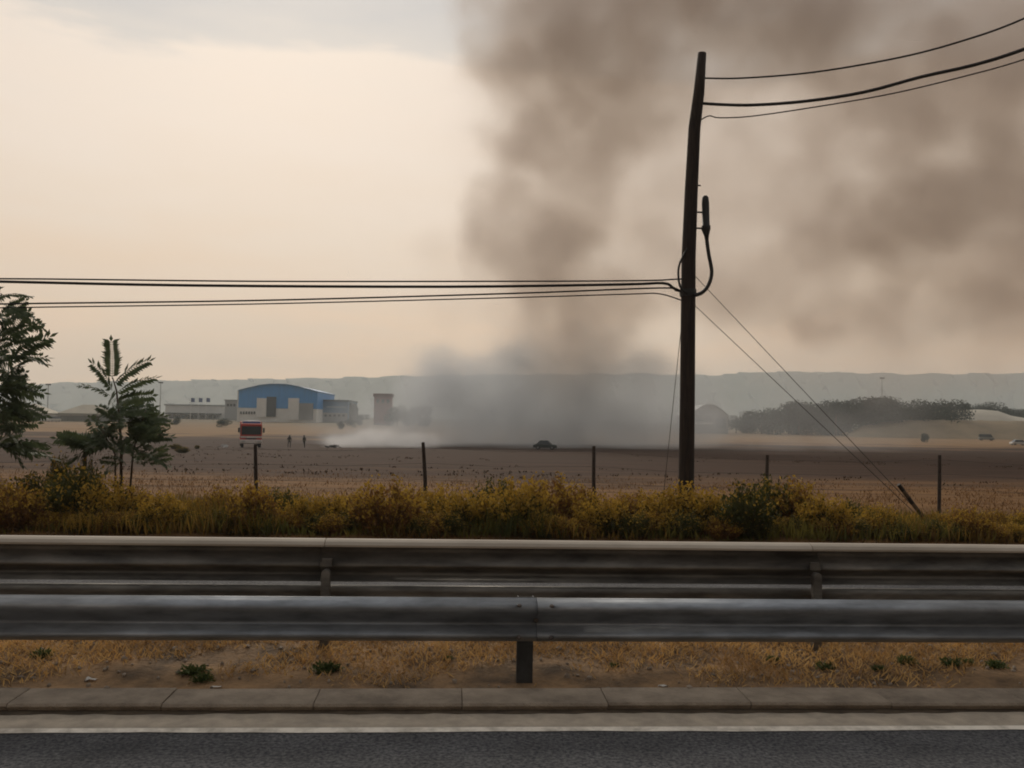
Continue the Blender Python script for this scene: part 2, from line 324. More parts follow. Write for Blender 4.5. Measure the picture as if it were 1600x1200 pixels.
# ------------------------------------------------------------------ guardrails
galv = mat('galvanised', (.33, .35, .375), .46, (.17, .18, .19), scale=5, detail=10, metal=.6, stretch=(.5, 1, 2.2), bump=.35, bscale=5, spec=.5)
galv2 = mat('galvanised_weathered', (.24, .225, .20), .52, (.10, .094, .085), scale=4.5, detail=10, metal=.6, stretch=(.5, 1, 2.2), bump=.4, bscale=5, spec=.4)
bolt_m = mat('bolt', (.08, .07, .065), .6, (.13, .1, .08), scale=20, metal=.5)
wprof = [(.085, 0), (.080, -.004), (.052, -.012), (.014, -.036), (.003, -.050), (0, -.064), (.002, -.078), (.010, -.090), (.040, -.122), (.074, -.158), (.083, -.172), (.085, -.180),
         (.083, -.190), (.072, -.198), (.030, -.224), (.010, -.240), (.003, -.250), (.003, -.262), (.012, -.272), (.055, -.296), (.075, -.304), (.085, -.31)]
def thick(prof, th, sgn=1): return prof + [(y + th * sgn, z) for y, z in prof[::-1]]
boltm = MB().tube([(0, 0, 0), (0, -.006, 0), (0, -.012, 0)], [.017, .017, .011], 8).mesh('bolt')
def guardrail(label, y, z, px_post, sp, m, near):
    g = empty('guardrail', (at_y(px_post, 950, y).x, y, z)); tag(g, label, 'guardrail')
    if near:
        beam = MB().extrude_x(thick(wprof, .004), .065, sp + .10, True).mesh('beam', 0, True)
        gz = zm(g.location.x, 6.75); depth0 = .27
        post = MB(); pz0, pz1 = gz - z - .3, -.03
        cp = [(-.06, depth0), (.06, depth0), (.06, depth0 + .055), (.052, depth0 + .055), (.052, depth0 + .006), (-.052, depth0 + .006), (-.052, depth0 + .055), (-.06, depth0 + .055)]
        n0 = len(post.v); kk = len(cp)
        for zz in (pz0, pz1): post.v += [(a, b_, zz) for a, b_ in cp]
        post.f += [(n0 + i, n0 + (i + 1) % kk, n0 + kk + (i + 1) % kk, n0 + kk + i) for i in range(kk)] + [tuple(range(kk))[::-1], tuple(range(kk, 2 * kk))]
        post = post.mesh('post'); pmat = mat('post_steel', (.075, .078, .08), .6, (.04, .04, .04), scale=6, metal=.3); spm = MB().box(-.05, .05, .092, depth0 - .003, -.26, -.06).mesh('spacer', .008)
    else:
        back = [(-y_, z_) for y_, z_ in wprof]                       # trough side turned to the near carriageway
        bead = [(-.115, -.030), (-.118, -.012), (-.098, .012), (-.06, .028), (-.02, .030), (-.012, .010), (-.03, -.012), (-.082, -.022)]; cap = MB().extrude_x(bead, -.02, sp - .024, True).mesh('cap_strip', .004); capm = mat('sky_lit_cap', (.52, .455, .375), .8, (.36, .31, .25), scale=3, stretch=(.3, 1, 1))  # pale beige cap colour stands in for sky light on the flat rail top
        beam = MB().extrude_x([(-a + 0., b_) for a, b_ in thick(wprof, .004)], -.06, sp + .06, True).mesh('beam', 0, True)
        pmat = m; gz = zm(0, 7.35); post = MB().box(-.035, .035, -.175, -.11, gz - z - .3, -.235).tube([(0, -.175, -.235), (0, -.11, -.235)], .035, 12)
        post = post.mesh('post', .004); spm = MB().box(-.04, .04, -.105, -.089, -.19, -.12).mesh('spacer', .004)
        lower = MB().extrude_x(thick([(-.05, -.345), (-.075, -.36), (-.078, -.40), (-.06, -.44), (-.078, -.48), (-.075, -.54), (-.05, -.555)], .004), .0, sp - .004, True).mesh('lower_rail', 0, True)
    for i in range(-6, 7):
        o = link('beam', beam, m, g, (i * sp, 0.0045 * (i % 2), 0)); link('post', post, pmat, g, (i * sp, 0, 0)); link('spacer', spm, m, g, (i * sp, 0, 0))
        if near:
            for dx, dz in ((-.065, -.042), (.165, -.044), (.06, -.155), (-.065, -.262), (.165, -.262)):
                yy = float(np.interp(-dz, [-b_ for _, b_ in wprof], [a for a, _ in wprof])); bo = link('bolt', boltm, bolt_m, g, (i * sp + dx, yy + .0045 * (i % 2) - .002, dz))
                bo.rotation_euler = (R(-62) if dz > -.1 else (0 if dz > -.2 else R(-40)), 0, 0)
        else: link('cap_strip', cap, capm, g, (i * sp, .002 * (i % 2), 0)); link('lower_rail', lower, m, g, (i * sp, 0.003 * (i % 2), 0))
    return g
guardrail('galvanised corrugated guardrail with a dark bolted post standing behind the concrete kerb', 6.40, .717, 826, 4.0, galv, True)
guardrail('weathered double guardrail with a lower shield seen from its back, posts facing the median', 7.47, .972, 512, 4.03, galv2, False)

# ------------------------------------------------------------------ verge grass and shrubs
ochre = mat('ochre_grass', (.24, .12, .036), .9, (.15, .075, .026), scale=.5, detail=5, transl=.25)
ochre2 = mat('dull_grass', (.14, .075, .03), .9, (.09, .045, .02), scale=.8, detail=5, transl=.2)
k = 45000; gx = rng.uniform(-19, 24, k); gy = 14.7 + (rng.beta(1, 2.2, k)) * 24
kp = (np.sin(gx * .7 + 2 * np.sin(gy * .5)) + np.sin(gx * 2.1 - gy * 1.2) + rng.normal(0, .7, k)) > -.6
gx, gy = gx[kp], gy[kp]; gz = np.array([zg(a, b_) for a, b_ in zip(gx, gy)]) - .01; h = len(gx) // 2
fade = 1
p1 = blades(len(gx) - h, gx[h:], gy[h:], gz[h:], .05, .17, .009, .5); p2 = blades(h, gx[:h], gy[:h], gz[:h], .05, .15, .010, .6)
tag(link('verge_grass', np_mesh('verge_grass', [(*p1, 0), (*p2, 1)], [ochre, ochre2])), 'tall dry ochre grass between the shrubs and the field', 'grass', kind='stuff')

rg = mat('rough_grass_green', (.06, .07, .016), .85, (.20, .16, .03), scale=1.3, detail=5, transl=.3); ry = mat('rough_grass_yellow', (.34, .21, .04), .85, (.12, .068, .02), scale=1.3, detail=5, transl=.3)
k = 52000; gx = rng.uniform(-16, 20, k); gy = rng.uniform(14.75, 18.3, k); hs = .62 + .3 * np.sin(gx * .9 + 1.1 * np.sin(gx * .37)) + .22 * np.sin(gx * 2.7 + gy * 2)
kp = rng.uniform(0, 1, k) < np.clip(hs + .15, .1, 1); gx, gy, hs = gx[kp], gy[kp], hs[kp]; k = len(gx); gz = np.zeros(k) + .02
def blades2(i, w):
    c = np.stack([gx[i], gy[i], gz[i]], 1); m_ = len(c); h = np.clip(hs[i], .2, 1.2) * rng.uniform(.2, .62, m_) * np.interp(gx[i], [-20, -4, 6, 9.5, 20], [1.1, 1, 1, .62, .62]); d = unit(np.stack([rng.normal(0, .3, m_), rng.normal(0, .3, m_), np.ones(m_)], 1)) * h[:, None] / 2
    sd_ = rand_dirs(m_); sd_[:, 2] *= .2; return quads_mesh('', c + d, d, unit(sd_) * w * rng.uniform(.6, 1.4, m_)[:, None])
gsel = (np.sin(gx * 1.3 + 2 * np.sin(gx * .45)) + rng.normal(0, .6, k)) > -.45
tag(link('roadside_grass', np_mesh('roadside_grass', [(*blades2(np.where(gsel)[0], .010), 0), (*blades2(np.where(~gsel)[0], .010), 1)], [rg, ry])), 'tall rough yellow green grass growing through the roadside shrubs', 'grass', kind='stuff')
k = 900; gy = np.exp(rng.uniform(math.log(34), math.log(190), k)); gx = rng.uniform(-.75, .8, k) * gy; kp = (np.sin(gx * .11 + gy * .05) + np.sin(gy * .21) + rng.normal(0, .6, k)) > .2; gx, gy = gx[kp], gy[kp]
C_, A_, W_ = [], [], []
for x, y in zip(gx, gy):
    m_ = 7; p = np.array([x, y, zg(x, y)]); d = unit(np.stack([rng.normal(0, .8, m_), rng.normal(0, .8, m_), np.ones(m_)], 1)) * rng.uniform(.03, .09, m_)[:, None]; C_.append(p + d + np.stack([rng.normal(0, .22, m_), rng.normal(0, .15, m_), np.zeros(m_)], 1)); A_.append(d); W_.append(unit(np.cross(d, rng.normal(size=(m_, 3)))) * .03)
tag(link('field_weeds', np_mesh('field_weeds', [(*quads_mesh('', np.concatenate(C_), np.concatenate(A_), np.concatenate(W_)), 0)], [mat('field_weed', (.10, .055, .034), .9, (.06, .045, .02), scale=.3)])), 'sparse dark weeds and stubble scattered over the brown field', 'weeds', kind='stuff')
fol = {'g': mat('shrub_green', (.045, .052, .012), .75, (.10, .09, .02), scale=5, transl=.3), 'y': mat('shrub_yellow', (.52, .325, .045), .8, (.28, .175, .03), scale=5, transl=.35),
       'b': mat('shrub_brown', (.27, .13, .035), .85, (.13, .07, .022), scale=5, transl=.25), 's': mat('twig', (.10, .065, .035), .9)}
def shrub_meshes(kind, seed):
    g = np.random.default_rng(seed); 
    ns = 150; th = g.uniform(0, 2 * np.pi, ns); sp = np.sqrt(g.uniform(0, 1, ns)); b0 = np.stack([sp * .28 * np.cos(th), sp * .25 * np.sin(th), np.zeros(ns)], 1)
    hh = (1 - .45 * sp ** 2) * g.uniform(.55, 1.05, ns); tip = np.stack([sp * .62 * np.cos(th) + g.normal(0, .07, ns), sp * .5 * np.sin(th) + g.normal(0, .07, ns), hh], 1)
    ax = tip - b0; w = unit(np.cross(ax, g.normal(size=(ns, 3)))) * .005
    stems = quads_mesh('', b0 + ax / 2, ax / 2, w)
    k = 4200; si = g.integers(0, ns, k); tt = g.beta(1.6, 1.0, k); c = b0[si] + ax[si] * tt[:, None] + g.normal(0, .035, (k, 3)); c[:, 2] = np.maximum(c[:, 2], .01)
    a = unit(unit(ax[si]) * .8 + g.normal(0, .55, (k, 3))) * g.uniform(.022, .055, k)[:, None]; w = unit(np.cross(a, g.normal(size=(k, 3)))) * g.uniform(.010, .021, k)[:, None]
    top = tt + g.normal(0, .16, k) > {'g': 1.05, 'y': .66, 'b': .86}[kind]
    lf = quads_mesh('', c[~top], a[~top], w[~top]); fl = quads_mesh('', c[top], a[top] * .8, w[top] * 1.3)
    mf = fol['g'] if kind != 'b' else fol['b']; mt = fol['y']
    return np_mesh('foliage', [(*lf, 0)], [mf]), np_mesh('flower_heads', [(*fl, 0)], [mt]), np_mesh('stems', [(*stems, 0)], [fol['s']])
SH = {kd: [shrub_meshes(kd, 10 * i + ord(kd)) for i in range(3)] for kd in 'gyb'}
skind = {'g': ('dark green leafy', 'green'), 'y': ('yellow flowering', 'yellow flowering'), 'b': ('dry brown', 'brown')}
def zone(px):
    for lim, z in ((60, 'under the taller feathery tree'), (250, 'around the foot of the feathery sapling'), (535, 'before the fence post near the fire engine'), (800, 'before the fence post under the burning site'), (1000, 'before the dark car in the smoke'), (1145, 'around the foot of the utility pole'), (1370, 'between the utility pole and the banded guy sleeve')):
        if px < lim: return z
    return 'around and beyond the banded guy sleeve'
def shrub(px, ytop, y, kind, i, wide=1.0, label=None):
    p = ground_pt(px, y); top = at_y(px, ytop, y).z; hgt = max(.35, top - p.z); e_ = empty('shrub', p, random.uniform(0, 6.3))
    e_.scale = (hgt * 1.05 * wide, hgt * 1.0 * wide, hgt); fr_ = y < 15.6; lb = ('low ' if fr_ else 'tall ') + skind[kind][0] + ' shrub ' + zone(px); gp = ('low ' if fr_ else 'tall ') + skind[kind][1] + ' shrubs ' + zone(px)
    tag(e_, label or lb, 'shrub', None if label else gp)
    for nm, me in zip(('foliage', 'flower_heads', 'stems'), SH[kind][i % 3]): tag(link(nm, me, None, e_), kind='stuff')
row = [(-60, 752, 'y'), (-10, 760, 'y'), (25, 768, 'b'), (70, 742, 'g'), (120, 733, 'g'), (165, 752, 'y'), (215, 768, 'b'), (255, 775, 'y'), (300, 780, 'y'), (345, 768, 'b'), (395, 765, 'b'), (440, 772, 'g'), (480, 778, 'y'), (520, 772, 'y'), (560, 768, 'y'),
       (605, 752, 'b'), (640, 770, 'y'), (690, 772, 'y'), (735, 768, 'y'), (775, 755, 'g'), (815, 762, 'y'), (860, 754, 'b'), (905, 770, 'b'), (945, 775, 'y'), (990, 772, 'b'), (1035, 775, 'y'), (1080, 768, 'y'), (1130, 768, 'y'), (1165, 762, 'g'), (1205, 762, 'g'),
       (1245, 760, 'b'), (1290, 778, 'y'), (1330, 785, 'g'), (1375, 795, 'y'), (1420, 802, 'y'), (1465, 806, 'y'), (1510, 802, 'b'), (1555, 800, 'b'), (1600, 798, 'y'), (1650, 800, 'b')]
for i, (px, yt, kd) in enumerate(row): shrub(px, yt - 9 - random.uniform(-6, 14), 16.2 + .9 * math.sin(i * 2.4), kd, i, 1.0)
for i in range(58):                                               # lower, nearer shrubs fill the foot of the row
    px = -70 + i * 30 + random.uniform(-10, 10); kd = random.choice('gybgbb'); base = np.interp(px, [0, 200, 1250, 1600], [790, 800, 800, 822])
    shrub(px, base + random.uniform(-8, 10), 15.25 + random.uniform(-.15, .25), kd, i, 1.35)
for i, (px, yt) in enumerate([(95, 700), (138, 706)]): shrub(px, yt, 18.3, 'g', i, .38, ['slim dark green sapling shoots standing above the shrubs', 'low green sapling shoots beside a short fence post'][i])

# ------------------------------------------------------------------ saplings with feathery compound leaves
leafm = mat('compound_leaf', (.055, .082, .04), .7, (.11, .135, .065), scale=4, transl=.3); bark = mat('bark', (.12, .09, .06), .95, (.06, .045, .03), scale=9, bump=.6)
def frond_mesh(seed, length=.8, pairs=15):
    g = np.random.default_rng(seed); C, A, W = [], [], []; rp_ = []
    for i in range(pairs * 2 + 1):
        s = (i // 2 + 1) / (pairs + .5); s = min(s, 1); y = s * length; z = .10 * length * math.sin(s * 2.4) - .16 * length * s * s; side = 1 if i % 2 else -1
        if i == pairs * 2: d = np.array([0, 1, -.2])
        else: d = np.array([side * 1.0, .55, -.35 + g.normal(0, .15)])
        d = d / np.linalg.norm(d); ll = (.125 * (1 - .45 * abs(s - .45))) * g.uniform(.85, 1.15)
        C.append(np.array([0, y, z]) + d * ll); A.append(d * ll); wv_ = np.cross(d, [0, 0, 1]); wv_ = wv_ / np.linalg.norm(wv_) + np.array([0, 0, g.normal(0, .25)]); W.append(wv_ * .036)
    v, f = quads_mesh('', np.array(C), np.array(A), np.array(W))
    rt = MB().tube([(0, s * length, .10 * length * math.sin(s * 2.4) - .16 * length * s * s) for s in np.linspace(0, 1, 6)], np.linspace(.006, .002, 6).tolist(), 4)
    rv = np.array(rt.v); rf = np.array([q_ for q_ in rt.f if len(q_) == 4]); return np_mesh('leaf', [(v, f, 0), (rv, rf, 0)], [leafm])
FR = [frond_mesh(i) for i in range(5)]
def sapling(base, label, stems, fronds, name='sapling_tree'):
    t = empty(name, base); tag(t, label, 'tree')
    for pts, r0 in stems:
        MB().tube(pts, np.linspace(r0, r0 * .3, len(pts)).tolist(), 7).build('trunk', bark, t, smooth=True)
    for i, (p, d, s) in enumerate(fronds):
        o = link('leaf', FR[i % 5], None, t, p); o.rotation_mode = 'QUATERNION'
        q_ = Vector(d).to_track_quat('Y', 'Z'); o.rotation_quaternion = q_ @ Matrix.Rotation(random.uniform(-1.35, 1.35), 4, 'Y').to_quaternion(); o.scale = (s, s, s)
# small tree in front of the field
TY = 18.6; b0 = ground_pt(192, TY); sc = TY / FPX
def loc(px, py, dy=0): return at_y(px, py, TY + dy) - b0
st1 = [(0, 0, 0)] + [tuple(loc(x, y)) for x, y in ((190, 700), (186, 650), (182, 610), (176, 590))]
st2 = [(.12, .1, 0)] + [tuple(loc(x, y, .2)) for x, y in ((208, 705), (222, 660), (228, 640))]
st3 = [(-.1, 0, 0)] + [tuple(loc(x, y, -.2)) for x, y in ((180, 710), (160, 672), (152, 650))]
fr = []
def add_frond(px, py, dpx, dpy, s, dd=0, dep=0):
    p = loc(px, py, dd); d = Vector((dpx, dep * 60, -dpy)); fr.append((p, d, s))
add_frond(175, 592, -2, -60, .95); add_frond(178, 600, 55, -42, 1.05, 0, -.2); add_frond(180, 615, 50, -30, 1.0, .1, .3); add_frond(175, 610, -35, -45, .9, 0, .3); add_frond(172, 618, -42, -20, .75, 0, -.4)
add_frond(182, 628, 48, -14, .85, 0, .5); add_frond(180, 635, -30, -22, .8, .1, .8)
for i in range(26):
    a = random.uniform(0, 6.28); add_frond(205 + 26 * math.cos(a), random.uniform(650, 735), math.cos(a) * 50, random.uniform(-45, 10), random.uniform(.4, .65), .3 * math.sin(a), math.sin(a) * .9)
for i in range(66):
    t_ = random.random(); a = random.uniform(0, 6.28); py = 640 + 72 * t_; px = 185 + random.uniform(-8, 8) + (t_ * 42) * math.cos(a)
    out_ = math.cos(a); add_frond(px, py, out_ * 50, random.uniform(-40, 22), random.uniform(.5, .9), .35 * math.sin(a), math.sin(a) * .9)
sapling(b0, 'small feathery leaved sapling tree standing alone at the field edge', [(st1, .035), (st2, .025), (st3, .022)], fr)
# taller tree at the frame edge
TY = 17.6; b0 = ground_pt(-60, TY)
st1 = [(0, 0, 0)] + [tuple(loc(x, y)) for x, y in ((-55, 680), (-42, 600), (-30, 530), (-18, 475))]
st2 = [st1[1]] + [tuple(loc(x, y, -.2)) for x, y in ((-25, 640), (0, 610))]; st3 = [st1[2]] + [tuple(loc(x, y, .2)) for x, y in ((-15, 560), (8, 520))]; st4 = [st1[1]] + [tuple(loc(x, y, .3)) for x, y in ((-95, 600), (-120, 540))]
fr = []
for (px, py, dx, dy, s) in [(-12, 478, 20, -30, .6), (0, 490, 40, -12, .65), (5, 520, 50, -35, .9), (5, 530, 45, -20, .85), (10, 545, 60, -14, 1.0), (5, 555, 60, 6, .9), (0, 575, 50, 25, 1.0), (5, 580, 40, 40, .9), (0, 590, 60, 15, .9), (-5, 615, 40, 35, .8), (0, 640, 50, 10, .8), (0, 660, 45, 10, .9), (0, 670, 45, 25, .8), (-5, 690, 35, 35, .8)]:
    add_frond(px, py, dx, dy, s, random.uniform(-.3, .3), random.uniform(-.6, .6))
for i in range(150):
    t_ = random.random(); a = random.uniform(0, 6.28); py = 462 + 250 * t_; px = -32 + random.uniform(-12, 18) + 48 * math.cos(a) * (.35 + .65 * math.sin(min(1, t_ * 1.3 + .15) * 2.6))
    add_frond(px, py, math.cos(a) * 50, random.uniform(-38, 30), random.uniform(.6, 1.0), .6 * math.sin(a), math.sin(a) * .9)
sapling(b0, 'taller dense feathery leaved tree rising above the shrubs under the cables', [(st1, .06), (st2, .03), (st3, .03), (st4, .03)], fr, 'feathery_tree')

# ------------------------------------------------------------------ wire fence
fm = mat('fence_post', (.06, .045, .035), .9, (.035, .027, .022), scale=12, bump=.4); FY = 20.
fz = ground_pt(800, FY); fence = empty('wire_fence', fz); tag(fence, 'wire fence of thin dark posts along the edge of the field', 'fence')
fp = [(-400, -400, 690, 0), (-132, -132, 690, .0), (133, 136, 686, 0), (399, 402, 694, 0), (661, 666, 691, 1), (928, 930, 697, 1), (1199, 1197, 711, 1), (1468, 1467, 711, 2), (1740, 1738, 722, 0), (2010, 2010, 725, 0)]
tops = []
for xt, xb, yt, kd in fp:
    tp = at_y(xt, yt, FY); bt = at_y(xb, 790, FY); bt.z = zg(bt.x, FY) - .2; k1 = bt.lerp(tp, .55); k1.x += random.uniform(-.02, .02)
    r_ = .042; MB().tube([bt - fz, k1 - fz, k1.lerp(tp, .55) - fz + Vector((.03 if kd == 2 else 0, 0, 0)) * 0, tp - fz], [r_, r_, r_ * .95, r_ * .85], 8).build('post', fm, fence, smooth=False); tops.append((bt, tp))
wm = mat('fence_wire', (.10, .09, .08), .7, metal=.3)
for fr_ in (.93, .72, .5):
    pts = []
    for i, (a, c) in enumerate(tops):
        p = a.lerp(c, fr_) - fz + Vector((0, -.045, 0)); 
        if i: q0 = pts[-1]; pts.append(((q0 + p) / 2) - Vector((0, 0, .05)))
        pts.append(p)
    MB().tube(pts, .003, 4).build('wire', wm, fence)

# ------------------------------------------------------------------ utility pole and cables
wood = mat('pole_wood', (.045, .03, .022), .85, (.02, .014, .011), scale=5, detail=9, bump=.7, bscale=14, stretch=(6, 6, .5)); black = mat('cable_black', (.018, .016, .015), .55, (.03, .027, .024), scale=10)
PY = 17.2; pb = ground_pt(1071, PY); PD = PY / F.y
pole = empty('utility_pole', pb); tag(pole, 'tall dark wooden utility pole leaning slightly, rising out of the shrubs', 'utility pole')
def pl(px, py, dy=0): return at_y(px, py, PY + dy) - pb
pts = [pl(1071, 830)] + [pl(x, y) for x, y in ((1072, 765), (1074, 620), (1075, 500), (1076, 400), (1080, 300), (1085, 200), (1092, 145), (1097, 83))]
pw = [.155, .152, .145, .142, .138, .128, .118, .108, .083]
MB().tube([p for p in pts], pw, 14).build('shaft', wood, pole, smooth=True)
cl = MB().tube([pl(1102, 306, -.02), pl(1102, 309, -.02), pl(1102.3, 318, -.02), pl(1103, 352, -.02), pl(1103, 353, -.02), pl(1103, 358, -.02), pl(1104, 368, -.02), pl(1104.5, 376, -.02)], [.04, .065, .075, .075, .092, .092, .05, .035], 12)
can = cl.build('splice_closure', black, pole, smooth=True)
for y in (331, 356): MB().tube([pl(1082, y, .0), pl(1099, y + 1, -.02)], .018, 6).build('bracket', black, pole)
MB().tube([pl(1080, 289), pl(1095, 290)], .014, 6).build('step_bolt', black, pole)
def smooth_pts(p, n_=24):
    p = [Vector(x) for x in p]; q_ = [p[0]] + p + [p[-1]]; o = []
    for i in range(1, len(q_) - 2):
        for t_ in np.linspace(0, 1, max(3, n_ // len(p)), endpoint=False):
            a, b_, c, d = q_[i - 1:i + 3]; o.append(.5 * ((2 * b_) + (c - a) * t_ + (2 * a - 5 * b_ + 4 * c - d) * t_ ** 2 + (3 * b_ - a - 3 * c + d) * t_ ** 3))
    return o + [p[-1]]
MB().tube(smooth_pts([pl(1104, 372, -.02), pl(1107, 395, -.03), pl(1112, 425, -.05), pl(1107, 445, -.08), pl(1097, 457, -.1), pl(1084, 462, -.13)], 40), .038, 8).build('drop_cable', black, pole, smooth=True)
MB().tube(smooth_pts([pl(1074, 388, -.12), pl(1062, 412, -.1), pl(1060, 432, -.1), pl(1064, 450, -.13), pl(1074, 458, -.15)], 40), .022, 6).build('riser_cable', black, pole, smooth=True)
MB().tube([pl(1075, 452, 0), pl(1075, 457, 0), pl(1075, 463, 0)], [.16, .165, .16], 14).build('strap', black, pole)
def cable(label, pts, r, group=None):
    p0 = pts[0]; MB_ = MB().tube([p - p0 for p in smooth_pts(pts, 48)], r, 6); o = MB_.build('cable', black, None, smooth=True, loc=p0); tag(o, label, 'cable', group)
def LP(px, py): # the left cables run parallel to the road
    return at_y(px, py, PY)
cable('thin top strand of the cables strung low on the pole towards the trees', [LP(-900, 448), LP(-300, 438), LP(0, 435.5), LP(400, 439.5), LP(800, 439.5), LP(1000, 438.5), LP(1052, 436.5), LP(1066, 436)], .016)
cable('thick black cable strung low on the pole, bending down into its strap', [LP(-900, 440), LP(-300, 434), LP(0, 440), LP(300, 446), LP(700, 448), LP(970, 444.5), LP(1036, 442.5), LP(1052, 450), LP(1066, 456), LP(1074, 458)], .028)
cable('cable strung just above the lowest strand on the pole, passing behind the feathery tree', [LP(-900, 500), LP(-300, 482), LP(0, 475), LP(400, 469.5), LP(800, 458.5), LP(1030, 450), LP(1056, 454), LP(1070, 458)], .017)
cable('lowest thin strand strung on the pole towards the feathery tree', [LP(-900, 506), LP(-300, 488), LP(0, 481), LP(400, 475), LP(800, 465), LP(985, 459.5), LP(1030, 459), LP(1064, 469)], .013)
def RP(px, py): # these cross the road towards the right
    s = max(0, (px - 1098) / 500); return at_y(px, py, PY - 3.2 * s)
cable('topmost cable sweeping up from the pole head', [RP(1098, 122), RP(1160, 122), RP(1270, 113), RP(1400, 91), RP(1500, 65), RP(1600, 29), RP(1760, -50), RP(1950, -170)], .017)
cable('thick cable bundle sweeping up from below the pole head', [RP(1090, 161), RP(1130, 163.5), RP(1180, 164), RP(1260, 158), RP(1350, 144), RP(1440, 120), RP(1520, 102), RP(1600, 77), RP(1760, 15), RP(1950, -75)], .030)
cable('thin cable hooked below the thick bundle and rising beside it', [RP(1094, 188), RP(1108, 181), RP(1125, 184), RP(1180, 181), RP(1300, 163), RP(1400, 145), RP(1500, 121), RP(1600, 93), RP(1760, 35), RP(1950, -50)], .012)
# guy wires
anc = at_y(1455, 815, 17.4); anc.z = zg(anc.x, 17.4) - .05
gtop = at_y(1404, 757, 17.35)
def guy(label, p, q_): tag(MB().tube([Vector((0, 0, 0)), q_ - p], .007, 5).build('guy_wire', black, None, loc=p), label, 'guy wire')
guy('lower guy wire slanting from the pole down to the striped sleeve', at_y(1080, 472, PY), anc)
guy('upper guy wire slanting from behind the pole down to the striped sleeve', at_y(1080, 425, PY + .1), anc + Vector((.03, .06, .05)))
guy('faint guy wire dropping almost straight down behind the pole', at_y(1072, 440, PY + .15), ground_pt(1036, 21.5))
gs = empty('guy_sleeve', anc); tag(gs, 'slanted dark banded sleeve on the guy wire beside a fence post', 'wire guard')
sm1 = mat('sleeve_dark', (.03, .022, .018), .7); sm2 = mat('sleeve_faded', (.13, .085, .05), .8); dv_ = gtop - anc
for i in range(7): MB().tube([dv_ * (i / 7 + .002), dv_ * ((i + 1) / 7)], .042, 8).build('band', (sm1, sm2)[i % 2], gs)

# ------------------------------------------------------------------ airfield buildings
def Wm(px, y): return ray(px, 650).x / ray(px, 650).y * y          # world x of a photo column at distance y
def Zm(px, py, y): return at_y(px, py, y).z
blue = mat('blue_cladding', (.03, .30, .72), .5, (.025, .25, .62), scale=.25, stretch=(6, 1, .3)); white = mat('white_wall', (.82, .82, .78), .8, (.7, .7, .67), scale=.2)
grey = mat('grey_wall', (.30, .31, .31), .85, (.24, .25, .25), scale=.2); dark = mat('dark_opening', (.03, .04, .045), .6); glass = mat('window_glass', (.03, .045, .055), .15, spec=.6)
dullblue = mat('dull_blue', (.06, .20, .34), .6, (.05, .16, .28), scale=.2); brick = mat('red_brick', (.22, .06, .05), .9, (.15, .045, .04), scale=.6); beige = mat('tent_canvas', (.55, .49, .38), .9, (.46, .41, .32), scale=.15)
roofg = mat('roof_metal', (.33, .35, .35), .5, (.27, .285, .285), scale=.2)
def wbox(par, name, m, px0, px1, py0, py1, y, dy, y_off=0., bevel=0., zmin=None):
    c = (px0 + px1) / 2; x0, x1 = Wm(px0, y), Wm(px1, y); z1, z0 = Zm(c, py0, y), Zm(c, py1, y); o = par.location
    if zmin is not None: z0 = zmin
    return MB().box(x0 - o.x, x1 - o.x, y + y_off - o.y, y + y_off + dy - o.y, z0 - o.z, z1 - o.z).build(name, m, par, bevel)
# blue hangar
HY = 450.; hb = Vector((Wm(433, HY), HY, -1.9)); H = empty('hangar', hb); tag(H, 'big blue arched hangar with white lower walls beyond the fire engine', 'hangar')
hx0, hx1 = Wm(372, HY) - hb.x, Wm(495, HY) - hb.x; ze, zp, zw = Zm(433, 613, HY) - hb.z, Zm(433, 600.5, HY) - hb.z, Zm(433, 638, HY) - hb.z
ze = Zm(433, 611.5, HY) - hb.z; arch = [(hx0 + (hx1 - hx0) * t_, ze + (zp - ze) * k_) for t_, k_ in ((0, 0), (.14, .42), (.28, .80), (.40, .97), (.5, 1), (.62, .95), (.76, .68), (.88, .36), (1, 0))]
MB().extrude_y([(hx1, zw), (hx0, zw)] + arch, 0, 62).build('blue_wall', blue, H)
MB().box(hx0 + .1, hx1 - .1, .15, 61.8, 0, zw - .02).build('white_wall', white, H)
ro = [(x * 1.015, z + .35) for x, z in arch]; MB().extrude_y(ro + [(x, z - .45) for x, z in ro[::-1]], -.8, 63).build('roof', mat('roof_blue', (.04, .22, .48), .5), H)
MB().box(hx0 - .5, hx0 - .02, -.1, .5, 0, ze).build('corner_trim', white, H)
wbox(H, 'door_panel', white, 401, 416, 622, 652, HY, .5, -.6); wbox(H, 'door_opening', dark, 416.3, 431, 620, 651, HY, .3, -.4); wbox(H, 'door_panel', white, 450, 467, 622, 656, HY, .5, -.6)
wbox(H, 'door_panel', grey, 467.3, 489, 630, 656, HY, .5, -.5)  # grey panel paints in the shadow and smoke over the front's right part
for i in range(6): wbox(H, 'window', glass, 375 + i * 4.2, 377.8 + i * 4.2, 643, 647, HY, .2, -.1)
AY = 470.; A = empty('annex_building', (Wm(525, AY), AY, -1.8)); tag(A, 'low dull blue annex with rounded end beside the blue hangar', 'building')
wbox(A, 'wall', dullblue, 496, 544, 627, 660, AY, 40, 0, 0, -1.8); wbox(A, 'roof', mat('annex_roof', (.10, .15, .19), .6), 495.5, 545, 624.5, 627, AY, 41, -.5)
wbox(A, 'light_band', mat('light_band', (.22, .36, .45), .6), 510, 540, 635, 637, AY, .3, -.25); wbox(A, 'base_wall', grey, 497, 543, 645, 660, AY, .4, -.35, 0, -1.8)
